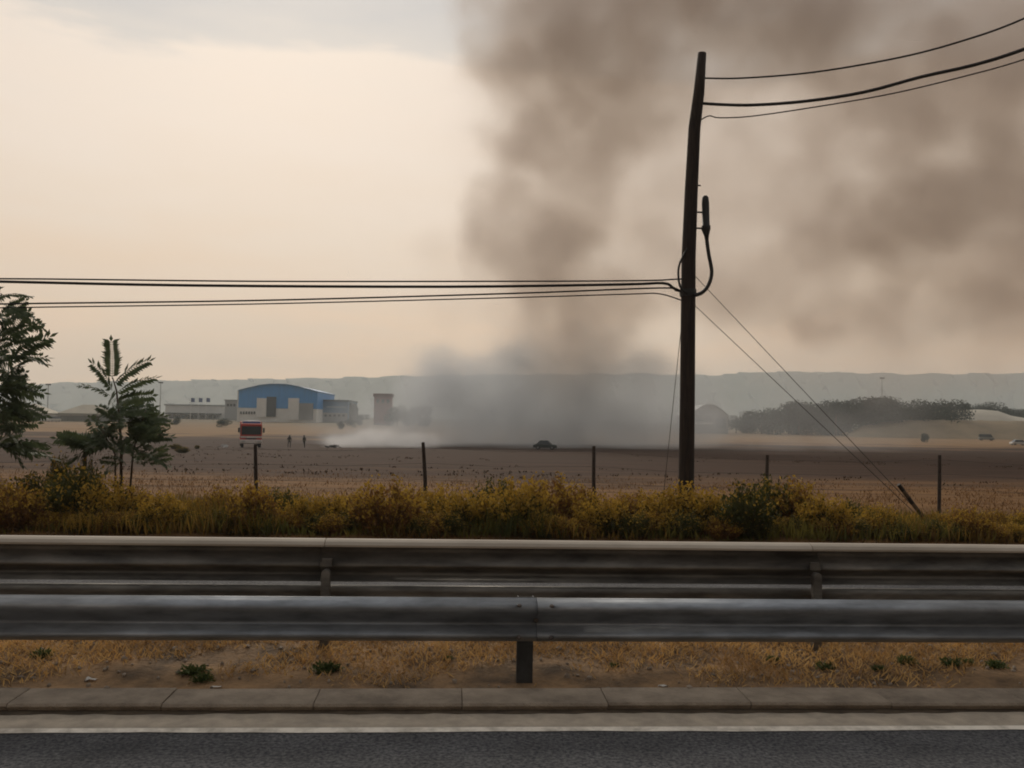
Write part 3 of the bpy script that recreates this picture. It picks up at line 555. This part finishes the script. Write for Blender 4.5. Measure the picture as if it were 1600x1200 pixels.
MB().tube([(Wm(544, AY) - A.location.x, 8, 0), (Wm(544, AY) - A.location.x, 8, 8), (Wm(544, AY) - A.location.x, 8, 10), (Wm(544, AY) - A.location.x, 8, 11)], [4.2, 4.2, 3.3, 1], 16).build('tank_end', mat('tank', (.13, .14, .13), .8), A, smooth=True)
for i in range(6): wbox(A, 'window', glass, 500 + i * 7, 504 + i * 7, 647.5, 651, AY, .2, -.5)
# white terminal with canopy, left of the hangar
TYD = 530.; T = empty('terminal_building', (Wm(300, TYD), TYD, -1.2)); tag(T, 'long low white building with a dark canopy left of the hangar', 'building')
wbox(T, 'wall', white, 258, 352, 634, 660, TYD, 22, 0, 0, -1.2); wbox(T, 'roof', roofg, 256, 353, 632, 634, TYD, 23, -.5)
wbox(T, 'canopy', mat('canopy_dark', (.06, .065, .06), .8), 262, 346, 645.5, 647.5, TYD, 9, -9)
for i in range(7): wbox(T, 'canopy_post', grey, 263 + i * 13.6, 263.7 + i * 13.6, 647.5, 660, TYD, .25, -8.8, 0, -1.2)
for i in range(8): wbox(T, 'window', glass, 264 + i * 10, 271 + i * 10, 648.5, 654, TYD, .3, -.2)
SY = 500.; S = empty('stair_tower', (Wm(361, SY), SY, -1.4)); tag(S, 'narrow pale grey block between the white building and the hangar', 'building')
wbox(S, 'wall', mat('pale_block', (.45, .46, .45), .85), 351, 370, 626, 660, SY, 14, 0, 0, -1.4); wbox(S, 'parapet', grey, 350.5, 370.5, 624.5, 626, SY, 15, -.5)
for i in range(3): wbox(S, 'window', glass, 354 + i * 5, 357.5 + i * 5, 631, 635, SY, .3, -.2)
# flags
for i, px in enumerate((296, 308, 320)):
    FYd = 505.; p = ground_pt(px, FYd); g = empty('flagpole', p); tag(g, 'thin flagpole with a small blue flag before the long white building', 'flagpole', 'flagpoles before the white building')
    zt = Zm(px, 621, FYd) - p.z; MB().tube([(0, 0, 0), (0, 0, zt)], [.13, .07], 6).build('pole', white, g)
    fl = MB(); 
    for j in range(4): fl.poly([(.1 + j * .5, .15 * math.sin(j * 1.6), zt - .2 - j * .05), (.1 + (j + 1) * .5, .15 * math.sin((j + 1) * 1.6), zt - .25 - j * .05), (.1 + (j + 1) * .5, .15 * math.sin((j + 1) * 1.6 + .3), zt - 2.6), (.1 + j * .5, .15 * math.sin(j * 1.6 + .3), zt - 2.5)])
    fl.build('flag', mat('flag_blue', (.05, .10, .26), .9), g)
# marquee tents, wall, vans on the left
def tent(px0, px1, pyt, pye, y, label, hip):
    x0, x1 = Wm(px0, y), Wm(px1, y); c = (px0 + px1) / 2; g = empty('marquee_tent', ((x0 + x1) / 2, y, zg(0, y))); tag(g, label, 'tent'); o = g.location
    ze, zt = Zm(c, pye, y) - o.z, Zm(c, pyt, y) - o.z; w = (x1 - x0) / 2; d = 14.
    MB().box(-w * .96, w * .96, .3, d - .3, 0, ze - .02).build('wall', mat('canvas_wall', (.42, .39, .32), .9), g)
    r = MB(); rx = w * (.25 if hip else .02)
    a = [(-w, 0, ze), (w, 0, ze), (w, d, ze), (-w, d, ze)]; b_ = [(-rx, d / 2, zt), (rx, d / 2, zt)]
    r.poly([a[0], a[1], b_[1], b_[0]]); r.poly([a[2], a[3], b_[0], b_[1]]); r.poly([a[1], a[2], b_[1]]); r.poly([a[3], a[0], b_[0]]); r.poly(a[::-1]); r.build('roof', beige, g)
    for i in range(5): MB().tube([(-w * .97 + i * w * .485, .1, 0), (-w * .97 + i * w * .485, .1, ze)], .12, 6).build('pole', grey, g)
tent(8, 74, 630, 645, 385, 'beige peaked marquee tent behind the perimeter wall', False); tent(88, 168, 632, 646, 395, 'beige hipped marquee tent behind the feathery sapling', True); tent(-90, 4, 634, 647, 400, 'beige hipped marquee tent partly behind the taller feathery tree', True)
PW = 360.; g = empty('perimeter_wall', (Wm(110, PW), PW, -1.9)); tag(g, 'low grey perimeter wall in front of the marquee tents', 'wall')
for i in range(16): wbox(g, 'panel', mat('wall_panel', (.17, .175, .15), .9, (.13, .13, .11), scale=.3), -90 + i * 22, -68.6 + i * 22, 649.3, 662, PW, .5, .05 * (i % 2), 0, -2.1)

# ------------------------------------------------------------------ vehicles
tyre = mat('tyre', (.02, .02, .02), .9); rim = mat('rim', (.3, .3, .3), .4, metal=.6); head = mat('headlamp', (.6, .6, .58), .2, spec=.8)
def wheel(par, x, y, r, w):
    t_ = MB().tube([(x - w / 2, y, r), (x - w / 2 + .03, y, r), (x + w / 2 - .03, y, r), (x + w / 2, y, r)], [r * .9, r, r, r * .9], 14).build('wheel', tyre, par, smooth=False)
    MB().tube([(x - w / 2 - .012, y, r), (x + w / 2 + .012, y, r)], r * .55, 12).build('rim', rim, t_)
def car(name, p, rz, paint, label, cat='car', L_=4.3, W_=1.75, H_=1.45, van=False):
    c = empty(name, p, rz); tag(c, label, cat); w = W_ / 2; hb_ = H_ * .6 if not van else H_ * .55
    lo = [(-L_ / 2, .28), (-L_ / 2 + .05, hb_ * .85), (-L_ / 2 + .9, hb_), (L_ / 2 - .55, hb_), (L_ / 2 - .04, hb_ * .88), (L_ / 2, .3)]
    top = [(-L_ / 2 + (.85 if not van else .45), hb_ - .02), (-L_ / 2 + (1.5 if not van else 1.0), H_), (L_ / 2 - (1.1 if not van else .15), H_), (L_ / 2 - (.45 if not van else .05), hb_ - .02)]
    def ext(prof, ww, taper=1.):
        q_ = MB(); m = len(prof); q_.v = [(-ww, y, z) for y, z in prof] + [(ww, y, z) for y, z in prof]
        if taper < 1: q_.v = [(x * (taper if z > H_ - .05 else 1), y, z) for x, y, z in q_.v]
        q_.f = [(i, (i + 1) % m, m + (i + 1) % m, m + i) for i in range(m)] + [tuple(range(m))[::-1], tuple(range(m, 2 * m))]; return q_
    ext(lo, w).build('body', paint, c, .06); ext(top, w * .93, .86).build('cabin', glass, c, .03)
    yy = [y for y, _ in top]; MB().box(-w * .80, w * .80, yy[1] + .05, yy[2] - .05, H_ - .03, H_ + .03).build('roof', paint, c, .02)
    for sx in (-1, 1):
        wheel(c, sx * (w - .1), -L_ / 2 + .8, .32, .2); wheel(c, sx * (w - .1), L_ / 2 - .8, .32, .2)
        MB().box(sx * (w - .32) - .16, sx * (w - .32) + .16, -L_ / 2 - .02, -L_ / 2 + .06, hb_ * .62, hb_ * .8).build('headlight', head, c, .02)
    return c
# fire engine
ty = 108.; tp = ground_pt(392, ty); ft = empty('fire_engine', tp, R(14)); tag(ft, 'red fire engine with white bumper standing in the field near the fire', 'fire engine')
red = mat('fire_red', (.50, .05, .035), .5, (.40, .04, .03), scale=.8); wp = mat('fire_white', (.78, .73, .68), .6)
MB().box(-1.22, 1.22, 0, 2.0, .75, 2.85).build('cab', red, ft, .12); MB().box(-1.24, 1.24, 2.08, 7.2, .8, 3.05).build('body', red, ft, .06); MB().box(-1.05, 1.05, .2, 7.1, .45, .82).build('chassis', tyre, ft)
MB().poly([(-1.1, -.03, 1.55), (1.1, -.03, 1.55), (1.04, .0, 2.55), (-1.04, .0, 2.55)]).box(-1.1, 1.1, -.03, .06, 1.56, 2.55).build('windscreen', glass, ft, .02)
MB().box(-1.2, 1.2, -.06, .1, 1.16, 1.36).build('white_stripe', wp, ft, .01); MB().box(-1.25, 1.25, -.22, .25, .5, .95).build('bumper', wp, ft, .05); MB().box(-.6, .6, -.04, .06, 1.0, 1.14).build('grille', dark, ft)
for sx in (-1, 1):
    MB().box(sx * .92 - .2, sx * .92 + .2, -.26, -.2, .62, .84).build('headlight', head, ft); MB().box(sx * 1.42 - .1, sx * 1.42 + .1, -.12, .0, 1.8, 2.35).build('mirror', dark, ft, .02)
    MB().box(sx * 1.235 - .02, sx * 1.235 + .02, .35, 1.5, 1.6, 2.5).build('side_window', glass, ft); MB().box(sx * 1.25 - .015, sx * 1.25 + .015, 2.1, 7.15, 1.2, 1.5).build('side_stripe', wp, ft)
    for j in range(3): MB().box(sx * 1.25 - .02, sx * 1.25 + .02, 2.4 + j * 1.55, 3.75 + j * 1.55, 1.58, 2.75).build('locker_shutter', roofg, ft)
    wheel(ft, sx * 1.0, 1.0, .5, .32); wheel(ft, sx * 1.0, 5.6, .5, .4)
MB().box(-1.0, 1.0, .5, .8, 2.87, 3.08).build('light_bar', mat('beacon_blue', (.06, .10, .35), .3), ft, .03); MB().box(-1.1, 1.1, .9, 1.9, 2.86, 3.22).build('roof_box', wp, ft, .04)
MB().box(-.5, .5, 2.6, 7.0, 3.06, 3.2).build('ladder', roofg, ft)
car('dark_car', ground_pt(852, 146), R(80), mat('paint_dark', (.03, .045, .04), .35), 'small dark car at the foot of the smoke', L_=3.9)
car('white_car', ground_pt(1592, 232), R(84), mat('paint_white', (.7, .7, .68), .35), 'white car on the pale dirt track below the berm')
car('grey_van', ground_pt(1541, 290), R(70), mat('paint_grey', (.22, .24, .22), .5), 'grey van standing at the foot of the berm', 'van', 4.6, 1.9, 2.1, True)
car('white_van', ground_pt(68, 350), R(8), MATS['paint_white'], 'white van parked before the perimeter wall, close to the floodlight mast', 'van', 4.8, 2.0, 2.3, True)
car('white_van', ground_pt(83, 348), R(-30), mat('paint_cream', (.6, .58, .52), .4), 'cream van parked before the perimeter wall beside a white van', 'van', 4.6, 1.95, 2.1, True)
# wreckage of the burning aircraft
def shard_heap(name, px, y, n_, s, m, label, cat):
    p = ground_pt(px, y); g = empty(name, p); tag(g, label, cat)
    for i in range(n_):
        a = random.uniform(.3, 1) * s; v = [(random.uniform(-a, a), random.uniform(-a, a) * .6, random.uniform(0, a * .7)) for _ in range(4)]; q_ = MB()
        q_.v = v + [(x + .06, y_ + .05, z + .07) for x, y_, z in v]; q_.f = [(0, 1, 2, 3), (7, 6, 5, 4), (0, 4, 5, 1), (1, 5, 6, 2), (2, 6, 7, 3), (3, 7, 4, 0)]
        q_.build('panel', m, g, 0, False, (random.uniform(-s, s) * 1.3, random.uniform(-s, s) * .5, -.05))
shard_heap('wreckage', 520, 133, 12, .75, mat('charred', (.02, .022, .02), .9), 'charred black wreckage in front of the white foam', 'wreckage')
shard_heap('debris', 348, 104, 6, .55, mat('pale_sheet', (.55, .54, .52), .6), 'pale torn metal debris lying near the fire engine', 'debris')
# two fire fighters
def person(px, y, rz, lean, label):
    p = ground_pt(px, y); g = bpy.data.meshes.new('person')
    J = [((0, 0, .95), .15), ((0, .02, 1.2), .15), ((0, .02, 1.42), .16), ((0, 0, 1.53), .06), ((0, -.03, 1.66), .10), ((0, -.03, 1.74), .08),
         ((.11, 0, .90), .10), ((.13, -.04, .5), .075), ((.14, .0, .1), .06), ((.14, -.14, .04), .05), ((-.11, 0, .90), .10), ((-.15, .03 + lean, .5), .075), ((-.16, .10 + lean, .1), .06), ((-.16, -.03 + lean, .04), .05),
         ((.21, .02, 1.40), .075), ((.29, .03, 1.13), .06), ((.26, -.14, .92), .045), ((.25, -.2, .86), .035), ((-.21, .02, 1.40), .075), ((-.29, .05, 1.13), .06), ((-.22, -.18, 1.0), .045), ((-.2, -.25, .98), .035)]
    E = [(0, 1), (1, 2), (2, 3), (3, 4), (4, 5), (0, 6), (6, 7), (7, 8), (8, 9), (0, 10), (10, 11), (11, 12), (12, 13), (2, 14), (14, 15), (15, 16), (16, 17), (2, 18), (18, 19), (19, 20), (20, 21)]
    g.from_pydata([j for j, _ in J], E, []); o = link('person', g, None, None, p, (0, 0, rz)); o.modifiers.new('skin', 'SKIN')
    for i, (_, r_) in enumerate(J): g.skin_vertices[0].data[i].radius = (r_, r_ * .85)
    g.skin_vertices[0].data[0].use_root = True
    ss = o.modifiers.new('sub', 'SUBSURF'); ss.levels = ss.render_levels = 1; g.materials.append(mat('turnout_gear', (.035, .033, .035), .9, (.05, .045, .04)))
    h_ = MB().tube([(0, -.03, 1.63), (0, -.03, 1.70), (0, -.03, 1.77), (0, -.03, 1.82)], [.15, .125, .11, .05], 12).build('helmet', mat('helmet', (.12, .11, .09), .5), o, smooth=True)
    MB().tube([(0, .02, 1.02), (0, .02, 1.06)], .19, 12).build('reflective_band', mat('band_yellow', (.40, .38, .16), .6), o)
    tag(o, label, 'person')
person(452, 128, R(20), .1, 'person in dark turnout gear standing nearer the fire engine'); person(475, 129, R(-35), .18, 'person in dark turnout gear stepping towards the charred wreckage')
# brick tower in the smoke, arched shed, masts
BY = 400.; B = empty('brick_tower', (Wm(597, BY), BY, -1.7)); tag(B, 'square red brick tower rising out of the smoke beyond the hangar', 'tower')
wbox(B, 'shaft', brick, 584, 611, 620, 660, BY, 8, 0, 0, -1.7); wbox(B, 'cap', mat('brick_dark', (.16, .07, .06), .9), 582.5, 612.5, 615, 620, BY, 9, -.5)
for i in range(3): wbox(B, 'window', glass, 587.5 + i * 8, 592 + i * 8, 624, 630, BY, .3, -.15)
CY = 330.; C_ = empty('arched_shed', (Wm(1110, CY), CY, zg(0, CY))); tag(C_, 'grey arched shed with a dark open front behind the utility pole', 'shed'); o = C_.location
x0, x1 = Wm(1078, CY) - o.x, Wm(1138, CY) - o.x; zt, zs = Zm(1108, 633, CY) - o.z, Zm(1108, 650, CY) - o.z
ar = [(x0 + (x1 - x0) * t_, zs + (zt - zs) * math.sin(math.pi * t_)) for t_ in np.linspace(0, 1, 13)]
MB().extrude_y([(x1, 0), (x0, 0)] + ar, 0, 20).build('shell', mat('shed_grey', (.25, .265, .26), .7), C_); rr_ = [(x * 1.03, z * 1.03 + .1) for x, z in ar]; MB().extrude_y(rr_ + [(x, z - .3) for x, z in rr_[::-1]], -.6, 20.5).build('roof', roofg, C_)
wbox(C_, 'opening', dark, 1086, 1112, 652.5, 658.5, CY, .3, -.2); wbox(C_, 'door', mat('door_bluegrey', (.07, .12, .15), .7), 1119, 1134, 653, 669, CY, .3, -.2); wbox(C_, 'sill', white, 1086, 1113, 660, 663, CY, .4, -.3)
for px, py, y, lb in [(72, 600, 420, 'tall thin floodlight mast beside the peaked marquee tent'), (248, 597, 440, 'tall thin floodlight mast next to the long white building'), (1378, 590, 420, 'tall thin floodlight mast above the dark trees'), (855, 640, 420, 'floodlight mast standing in the thick of the smoke')]:
    p = ground_pt(px, y); g = empty('floodlight_mast', p); tag(g, lb, 'mast'); zt = Zm(px, py, y) - p.z
    MB().tube([(0, 0, 0), (0, 0, zt)], [.28, .14], 8).build('mast', grey, g); MB().box(-1.1, 1.1, -.2, .2, zt - .5, zt + .1).build('crossarm', grey, g)
    for i in range(4): MB().box(-1.05 + i * .58, -.65 + i * .58, -.5, -.2, zt - .55, zt).build('lamp', dark, g)

# ------------------------------------------------------------------ distant trees, berm
tleaf = [mat('far_leaf_%d' % i, c, .9, tuple(v * 1.4 for v in c), scale=.35, transl=.15) for i, c in enumerate([(.016, .034, .022), (.022, .038, .022), (.018, .034, .026)])]
def crown_mesh(seed, wide):
    g = np.random.default_rng(seed); nb = 11; bc = np.stack([g.normal(0, .26 * wide, nb), g.normal(0, .26, nb), g.uniform(.16, .84, nb)], 1); br = g.uniform(.2, .32, nb)
    k = 5000; bi = g.integers(0, nb, k); d = unit(g.normal(size=(k, 3))); c = bc[bi] + d * (br[bi] * g.uniform(.6, 1.05, k))[:, None]; a = unit(g.normal(size=(k, 3))) * g.uniform(.014, .03, k)[:, None]; w = unit(np.cross(a, g.normal(size=(k, 3)))) * .017
    return np_mesh('crown', [(*quads_mesh('', c, a, w), 0)], [tleaf[seed % 3]])
CR = [crown_mesh(i, 1 + .35 * (i % 3)) for i in range(6)]
def tree(px, pyt, y, i, label, group, wide=1.):
    p = ground_pt(px, y); zb = p.z
    if group == 'trees behind the berm': zb = 0.; p.z = 0
    h_ = max(2.5, Zm(px, pyt, y) - zb); g = empty('tree', p, random.uniform(0, 6)); g.scale = (h_ * wide, h_ * wide, h_); tag(g, label, 'tree', group)
    tag(link('crown', CR[i % 6], None, g), kind='stuff'); MB().tube([(0, 0, 0), (.01, 0, .3), (.0, .01, .6)], [.03, .024, .012], 6).build('trunk', bark, g)
for i, (px, py) in enumerate([(1150, 655), (1168, 648), (1190, 650), (1212, 643), (1232, 634), (1248, 631), (1268, 640), (1288, 634), (1306, 630), (1328, 628), (1346, 626), (1364, 625), (1384, 630), (1404, 630), (1424, 633), (1444, 629), (1460, 630)]):
    tree(px, py - 3, 345 + 14 * math.sin(i * 2.1), i, *([('small hazy tree close beside the arched shed', 'trees beside the shed'), ('dark tree of the clump crossed by the slanting guy wires', 'trees behind the guy wires'), ('tall dark tree of the clump under the floodlight mast, before the berm', 'trees under the mast')][0 if i < 4 else 1 if i < 9 else 2]), 1.35)
for i, px in enumerate(range(1478, 1640, 13)): tree(px, np.interp(px, [1478, 1560, 1585, 1600], [634, 635, 643, 643]) + 2 * math.sin(i * 3), 470 + 6 * math.sin(i), i, 'dark tree showing only its top behind the pale berm', 'trees behind the berm', 1.2)
for i, (px, py, y) in enumerate([(620, 634, 390), (634, 642, 385), (655, 634, 395), (548, 655, 330), (532, 660, 300), (563, 648, 380)]): tree(px, py, y, i + 3, 'hazy tree half swallowed by the smoke beyond the hangar', 'trees in the smoke')
for i, (px, py, y) in enumerate([(346, 655, 300), (272, 655, 330), (1445, 683, 250)]): tree(px, py, y, i, ['low round bush before the canopy of the white building', 'low dark bush at the end of the canopy by the mast', 'small grey green bush alone on the pale track'][i], None, (1.5, 1.5, .9)[i])
for i, (px, py, y) in enumerate([(308, 686, 92), (275, 690, 88), (252, 704, 70), (285, 708, 72)]):
    p = ground_pt(px, y); g = empty('field_bush', p); hh_ = .42 + .15 * (i % 2); g.scale = (hh_ * (1.1 + .6 * (i % 2)), hh_, hh_); tag(g, 'low dark scrub bush in the brown field near the fire engine', 'bush', 'scrub bushes in the field')
    for nm, me in zip(('foliage', 'flower_heads', 'stems'), SH['g'][i % 3]): tag(link(nm, me, None, g), kind='stuff')
def mound(name, pts, y, depth, m):
    q_ = MB(); rows_ = 7; P = []
    fx = np.linspace(pts[0][0], pts[-1][0], 60)
    for px in fx:
        zt = Zm(px, float(np.interp(px, [a for a, _ in pts], [b_ for _, b_ in pts])), y) + .12 * math.sin(px * .21)
        for k_ in range(rows_ + 1):
            s = k_ / rows_; yy = y - depth + 2 * depth * s; prof_ = math.sin(math.pi * s) ** 1.3; xg = Wm(px, yy); zz = zg(xg, yy) - .15; P.append((xg, yy, zz + max(0, zt - zz) * prof_))
    m_ = rows_ + 1; me = bpy.data.meshes.new(name); me.from_pydata(P, [], [(i * m_ + k_, (i + 1) * m_ + k_, (i + 1) * m_ + k_ + 1, i * m_ + k_ + 1) for i in range(59) for k_ in range(rows_)]); me.shade_smooth(); tag(link(name, me, m), kind='structure')
mound('earth_bank', [(1395, 668), (1420, 655), (1445, 645), (1475, 640), (1520, 638.5), (1555, 640), (1585, 650), (1620, 655), (1800, 660), (2000, 668)], 430, 26, mat('pale_earth', (.52, .47, .38), .95, (.44, .40, .32), scale=.08))
mound('berm', [(1325, 678), (1350, 664), (1400, 656), (1470, 655), (1530, 656), (1600, 657), (1800, 660), (2000, 676)], 335, 24, mat('berm_earth', (.26, .195, .12), .95, (.19, .15, .095), scale=.12))

# ------------------------------------------------------------------ smoke plume: a density grid of noise-broken billows
SD = 168.; VX = 1.35
def sm(px, py, dd=0.): return at_y(px, py, SD + dd)
PXM = SD / FPX
blobs = [ # px, py, dist offset, rx px, ry px, rdepth m, density
    (850, 655, 0, 230, 90, 26, 1.0), (690, 655, -4, 100, 70, 18, .9), (980, 665, 4, 190, 75, 22, .9), (645, 615, 0, 45, 50, 12, .7), (600, 690, -10, 110, 24, 14, .9), (560, 694, -16, 60, 14, 9, 1.2), (1180, 700, 4, 260, 20, 20, .14), (1090, 660, 6, 120, 55, 18, .20),
    (770, 590, 0, 95, 60, 20, 1.1), (880, 555, 3, 110, 75, 22, .42), (960, 590, 0, 95, 60, 20, .6), (930, 500, 0, 95, 100, 20, .65), (850, 490, 0, 120, 90, 18, .38), (1000, 420, 4, 110, 110, 20, .32),
    (850, 400, 2, 125, 85, 22, .8), (780, 350, 0, 75, 75, 18, .75), (690, 400, 0, 50, 45, 14, .16), (900, 300, 4, 130, 110, 24, .5), (830, 215, 2, 110, 90, 22, .75),
    (770, 70, 0, 80, 75, 18, .85), (880, 90, 5, 170, 120, 28, .9), (960, 190, 5, 160, 110, 26, .6), (1050, 20, 8, 220, 110, 30, .8), (1000, -90, 10, 340, 130, 32, .8),
    (1250, 60, 10, 240, 110, 30, .75), (1450, 120, 12, 220, 150, 34, .65), (1330, 210, 10, 180, 90, 28, .45), (1380, 340, 14, 170, 110, 30, .75), (1530, 300, 16, 170, 170, 34, .55), (1290, 400, 10, 90, 60, 20, .35),
    (1160, 450, 10, 170, 100, 24, .38), (1300, 490, 12, 120, 80, 22, .45), (1450, 470, 14, 220, 90, 26, .38), (1700, 350, 18, 240, 260, 36, .6), (1650, 60, 16, 300, 200, 36, .6), (1300, -90, 14, 400, 130, 34, .7), (1250, 300, 12, 520, 300, 24, .30), (1500, 500, 18, 520, 110, 26, .16)]
blobs += [(1250, 665, 10, 330, 70, 24, .10), (600, 664, -12, 60, 36, 10, .5), (520, 668, -10, 80, 34, 10, .14), (1400, 560, 16, 420, 90, 30, .10), (1120, 330, 8, 130, 200, 22, .30)]
steam = [(545, 692, 0, 45, 14, 5, 1.0), (590, 686, 2, 50, 20, 6, .8), (650, 690, 4, 60, 18, 6, .5), (525, 697, -1, 20, 8, 3, 1.0)]
def smoke_volume(name, label, blobs, SD, bmin, bmax, VX, colour, density, warp, wscale, nscale, lo_, hi_, tint=0.):
    PXM = SD / FPX
    gt = bpy.data.node_groups.new(name + '_density', 'GeometryNodeTree'); gt.interface.new_socket('Geometry', in_out='INPUT', socket_type='NodeSocketGeometry'); gt.interface.new_socket('Geometry', in_out='OUTPUT', socket_type='NodeSocketGeometry')
    gn = gt.nodes.new; gl = gt.links.new; go = gn('NodeGroupOutput'); vc = gn('GeometryNodeVolumeCube'); smn = gn('GeometryNodeSetMaterial')
    vc.inputs['Min'].default_value = bmin; vc.inputs['Max'].default_value = bmax
    for a, kx in zip('XYZ', range(3)): vc.inputs['Resolution ' + a].default_value = max(2, int((bmax[kx] - bmin[kx]) / VX))
    pos = gn('GeometryNodeInputPosition')
    def vmath(op, a, b_=None, sc=None):
        v = gn('ShaderNodeVectorMath'); v.operation = op
        for i, x in ((0, a), (1, b_)):
            if x is None: continue
            if hasattr(x, 'is_output'): gl(x, v.inputs[i])
            else: v.inputs[i].default_value = x
        if sc is not None: v.inputs['Scale'].default_value = sc
        return v
    def fmath(op, a, b_=None):
        v = gn('ShaderNodeMath'); v.operation = op
        for i, x in enumerate((a, b_)):
            if hasattr(x, 'is_output'): gl(x, v.inputs[i])
            else: v.inputs[i].default_value = x
        return v.outputs[0]
    def gnoise(scale, detail, src, rough=.55):
        q_ = gn('ShaderNodeTexNoise'); q_.inputs['Scale'].default_value = scale; q_.inputs['Detail'].default_value = detail; q_.inputs['Roughness'].default_value = rough; gl(src, q_.inputs['Vector']); return q_
    P0 = pos.outputs[0]
    wa = vmath('SCALE', vmath('SUBTRACT', gnoise(wscale, 5, P0, .6).outputs['Color'], (.5, .5, .5)).outputs[0], None, warp)
    PW_ = vmath('ADD', P0, wa.outputs[0]).outputs[0]
    tot = None
    for px, py, dd, rx, ry, rd, den in blobs:
        c = at_y(px, py, SD + dd); s_ = vmath('SUBTRACT', PW_, tuple(c)); s2 = vmath('MULTIPLY', s_.outputs[0], (1 / (rx * PXM), 1 / rd, 1 / (ry * PXM))); ln = vmath('LENGTH', s2.outputs[0])
        mr = gn('ShaderNodeMapRange'); mr.interpolation_type = 'SMOOTHSTEP'; gl(ln.outputs['Value'], mr.inputs['Value'])
        for nm, v in (('From Min', 1.08), ('From Max', .48), ('To Min', 0.), ('To Max', den)): mr.inputs[nm].default_value = v
        tot = mr.outputs[0] if tot is None else fmath('MAXIMUM', tot, mr.outputs[0])
    mr = gn('ShaderNodeMapRange'); gl(gnoise(nscale, 6, P0, .6).outputs['Fac'], mr.inputs['Value'])
    for nm, v in (('From Min', .36), ('From Max', .62), ('To Min', lo_), ('To Max', hi_)): mr.inputs[nm].default_value = v
    gl(fmath('MULTIPLY', tot, mr.outputs[0]), vc.inputs['Density'])
    gl(vc.outputs[0], smn.inputs['Geometry']); gl(smn.outputs[0], go.inputs[0])
    smk = bpy.data.materials.new(name); smk.use_nodes = True; n = smk.node_tree.nodes; n.clear()
    mo = n.new('ShaderNodeOutputMaterial'); pv = n.new('ShaderNodeVolumePrincipled'); smk.node_tree.links.new(pv.outputs[0], mo.inputs['Volume'])
    pv.inputs['Color'].default_value = (*colour, 1); pv.inputs['Density'].default_value = density; pv.inputs['Anisotropy'].default_value = .25
    if tint:                                                        # the tarry fraction absorbs blue, so thin smoke turns the sky tan
        at_ = n.new('ShaderNodeAttribute'); at_.attribute_name = 'density'; mu = n.new('ShaderNodeMath'); mu.operation = 'MULTIPLY'; mu.inputs[1].default_value = density * tint
        va = n.new('ShaderNodeVolumeAbsorption'); va.inputs['Color'].default_value = (1, .80, .50, 1); ads = n.new('ShaderNodeAddShader'); lk = smk.node_tree.links.new
        lk(at_.outputs['Fac'], mu.inputs[0]); lk(mu.outputs[0], va.inputs['Density']); lk(pv.outputs[0], ads.inputs[0]); lk(va.outputs[0], ads.inputs[1]); lk(ads.outputs[0], mo.inputs['Volume'])
    smn.inputs['Material'].default_value = smk
    sme = MB().box(*[v for k_ in range(3) for v in (bmin[k_], bmax[k_])]).mesh(name); sme.materials.append(smk)
    smo = link(name, sme); md = smo.modifiers.new('density', 'NODES'); md.node_group = gt
    return tag(smo, label, 'smoke', kind='stuff')
low = [q_ for q_ in blobs if q_[1] >= 590 and q_[0] < 1300]; high = [q_ for q_ in blobs if q_ not in low] + [(750, 230, 0, 70, 190, 18, .05), (725, 90, 0, 60, 110, 16, .05), (740, 470, 0, 110, 80, 18, .10)]; low += [(575, 655, -8, 80, 45, 12, .22), (615, 650, -10, 60, 45, 12, .4), (1000, 640, 0, 100, 60, 16, .6)]
low += [(720, 585, 0, 85, 50, 16, .9), (655, 600, -2, 42, 45, 10, .8), (820, 575, 2, 120, 60, 20, .65), (1010, 620, 2, 130, 50, 20, .5), (930, 545, 2, 70, 55, 16, .35)]
smoke_volume('smoke_plume', 'tall plume of brown smoke drifting across the sky from the crash fire', high, SD, Vector((sm(560, 500).x, SD - 40, sm(1000, 655).z)), Vector((sm(2000, 300).x, SD + 62, sm(1000, -170).z)), 1.15, (.81, .775, .79), .08, 30., .055, .095, .32, 1.5, .25)
smoke_volume('ground_smoke', 'low bank of blue grey smoke lying over the crash site', low, SD, Vector((sm(440, 700).x, SD - 34, -5.0)), Vector((sm(1560, 700).x, SD + 40, sm(1000, 470).z)), 1.0, (.76, .79, .82), .085, 20., .07, .11, .3, 1.5)
smoke_volume('foam_cloud', 'low cloud of white steam drifting along the ground at the crash fire', steam, 136., Vector((Wm(490, 136), 124, -3.2)), Vector((Wm(740, 136), 150, 3.0)), .4, (.95, .95, .95), .24, 3.0, .35, .5, .2, 1.4)

# ------------------------------------------------------------------ haze
hz = MB().box(-3900, 3900, -300, 4300, -6, 235).mesh('haze'); hm = bpy.data.materials.new('haze'); hm.use_nodes = True; n = hm.node_tree.nodes; l = hm.node_tree.links; n.clear()
mo = n.new('ShaderNodeOutputMaterial'); pv = n.new('ShaderNodeVolumePrincipled'); l.new(pv.outputs[0], mo.inputs['Volume'])
pv.inputs['Color'].default_value = (.84, .90, .92, 1); pv.inputs['Density'].default_value = .00030; pv.inputs['Anisotropy'].default_value = .25
hz.materials.append(hm); tag(link('haze', hz), kind='stuff')
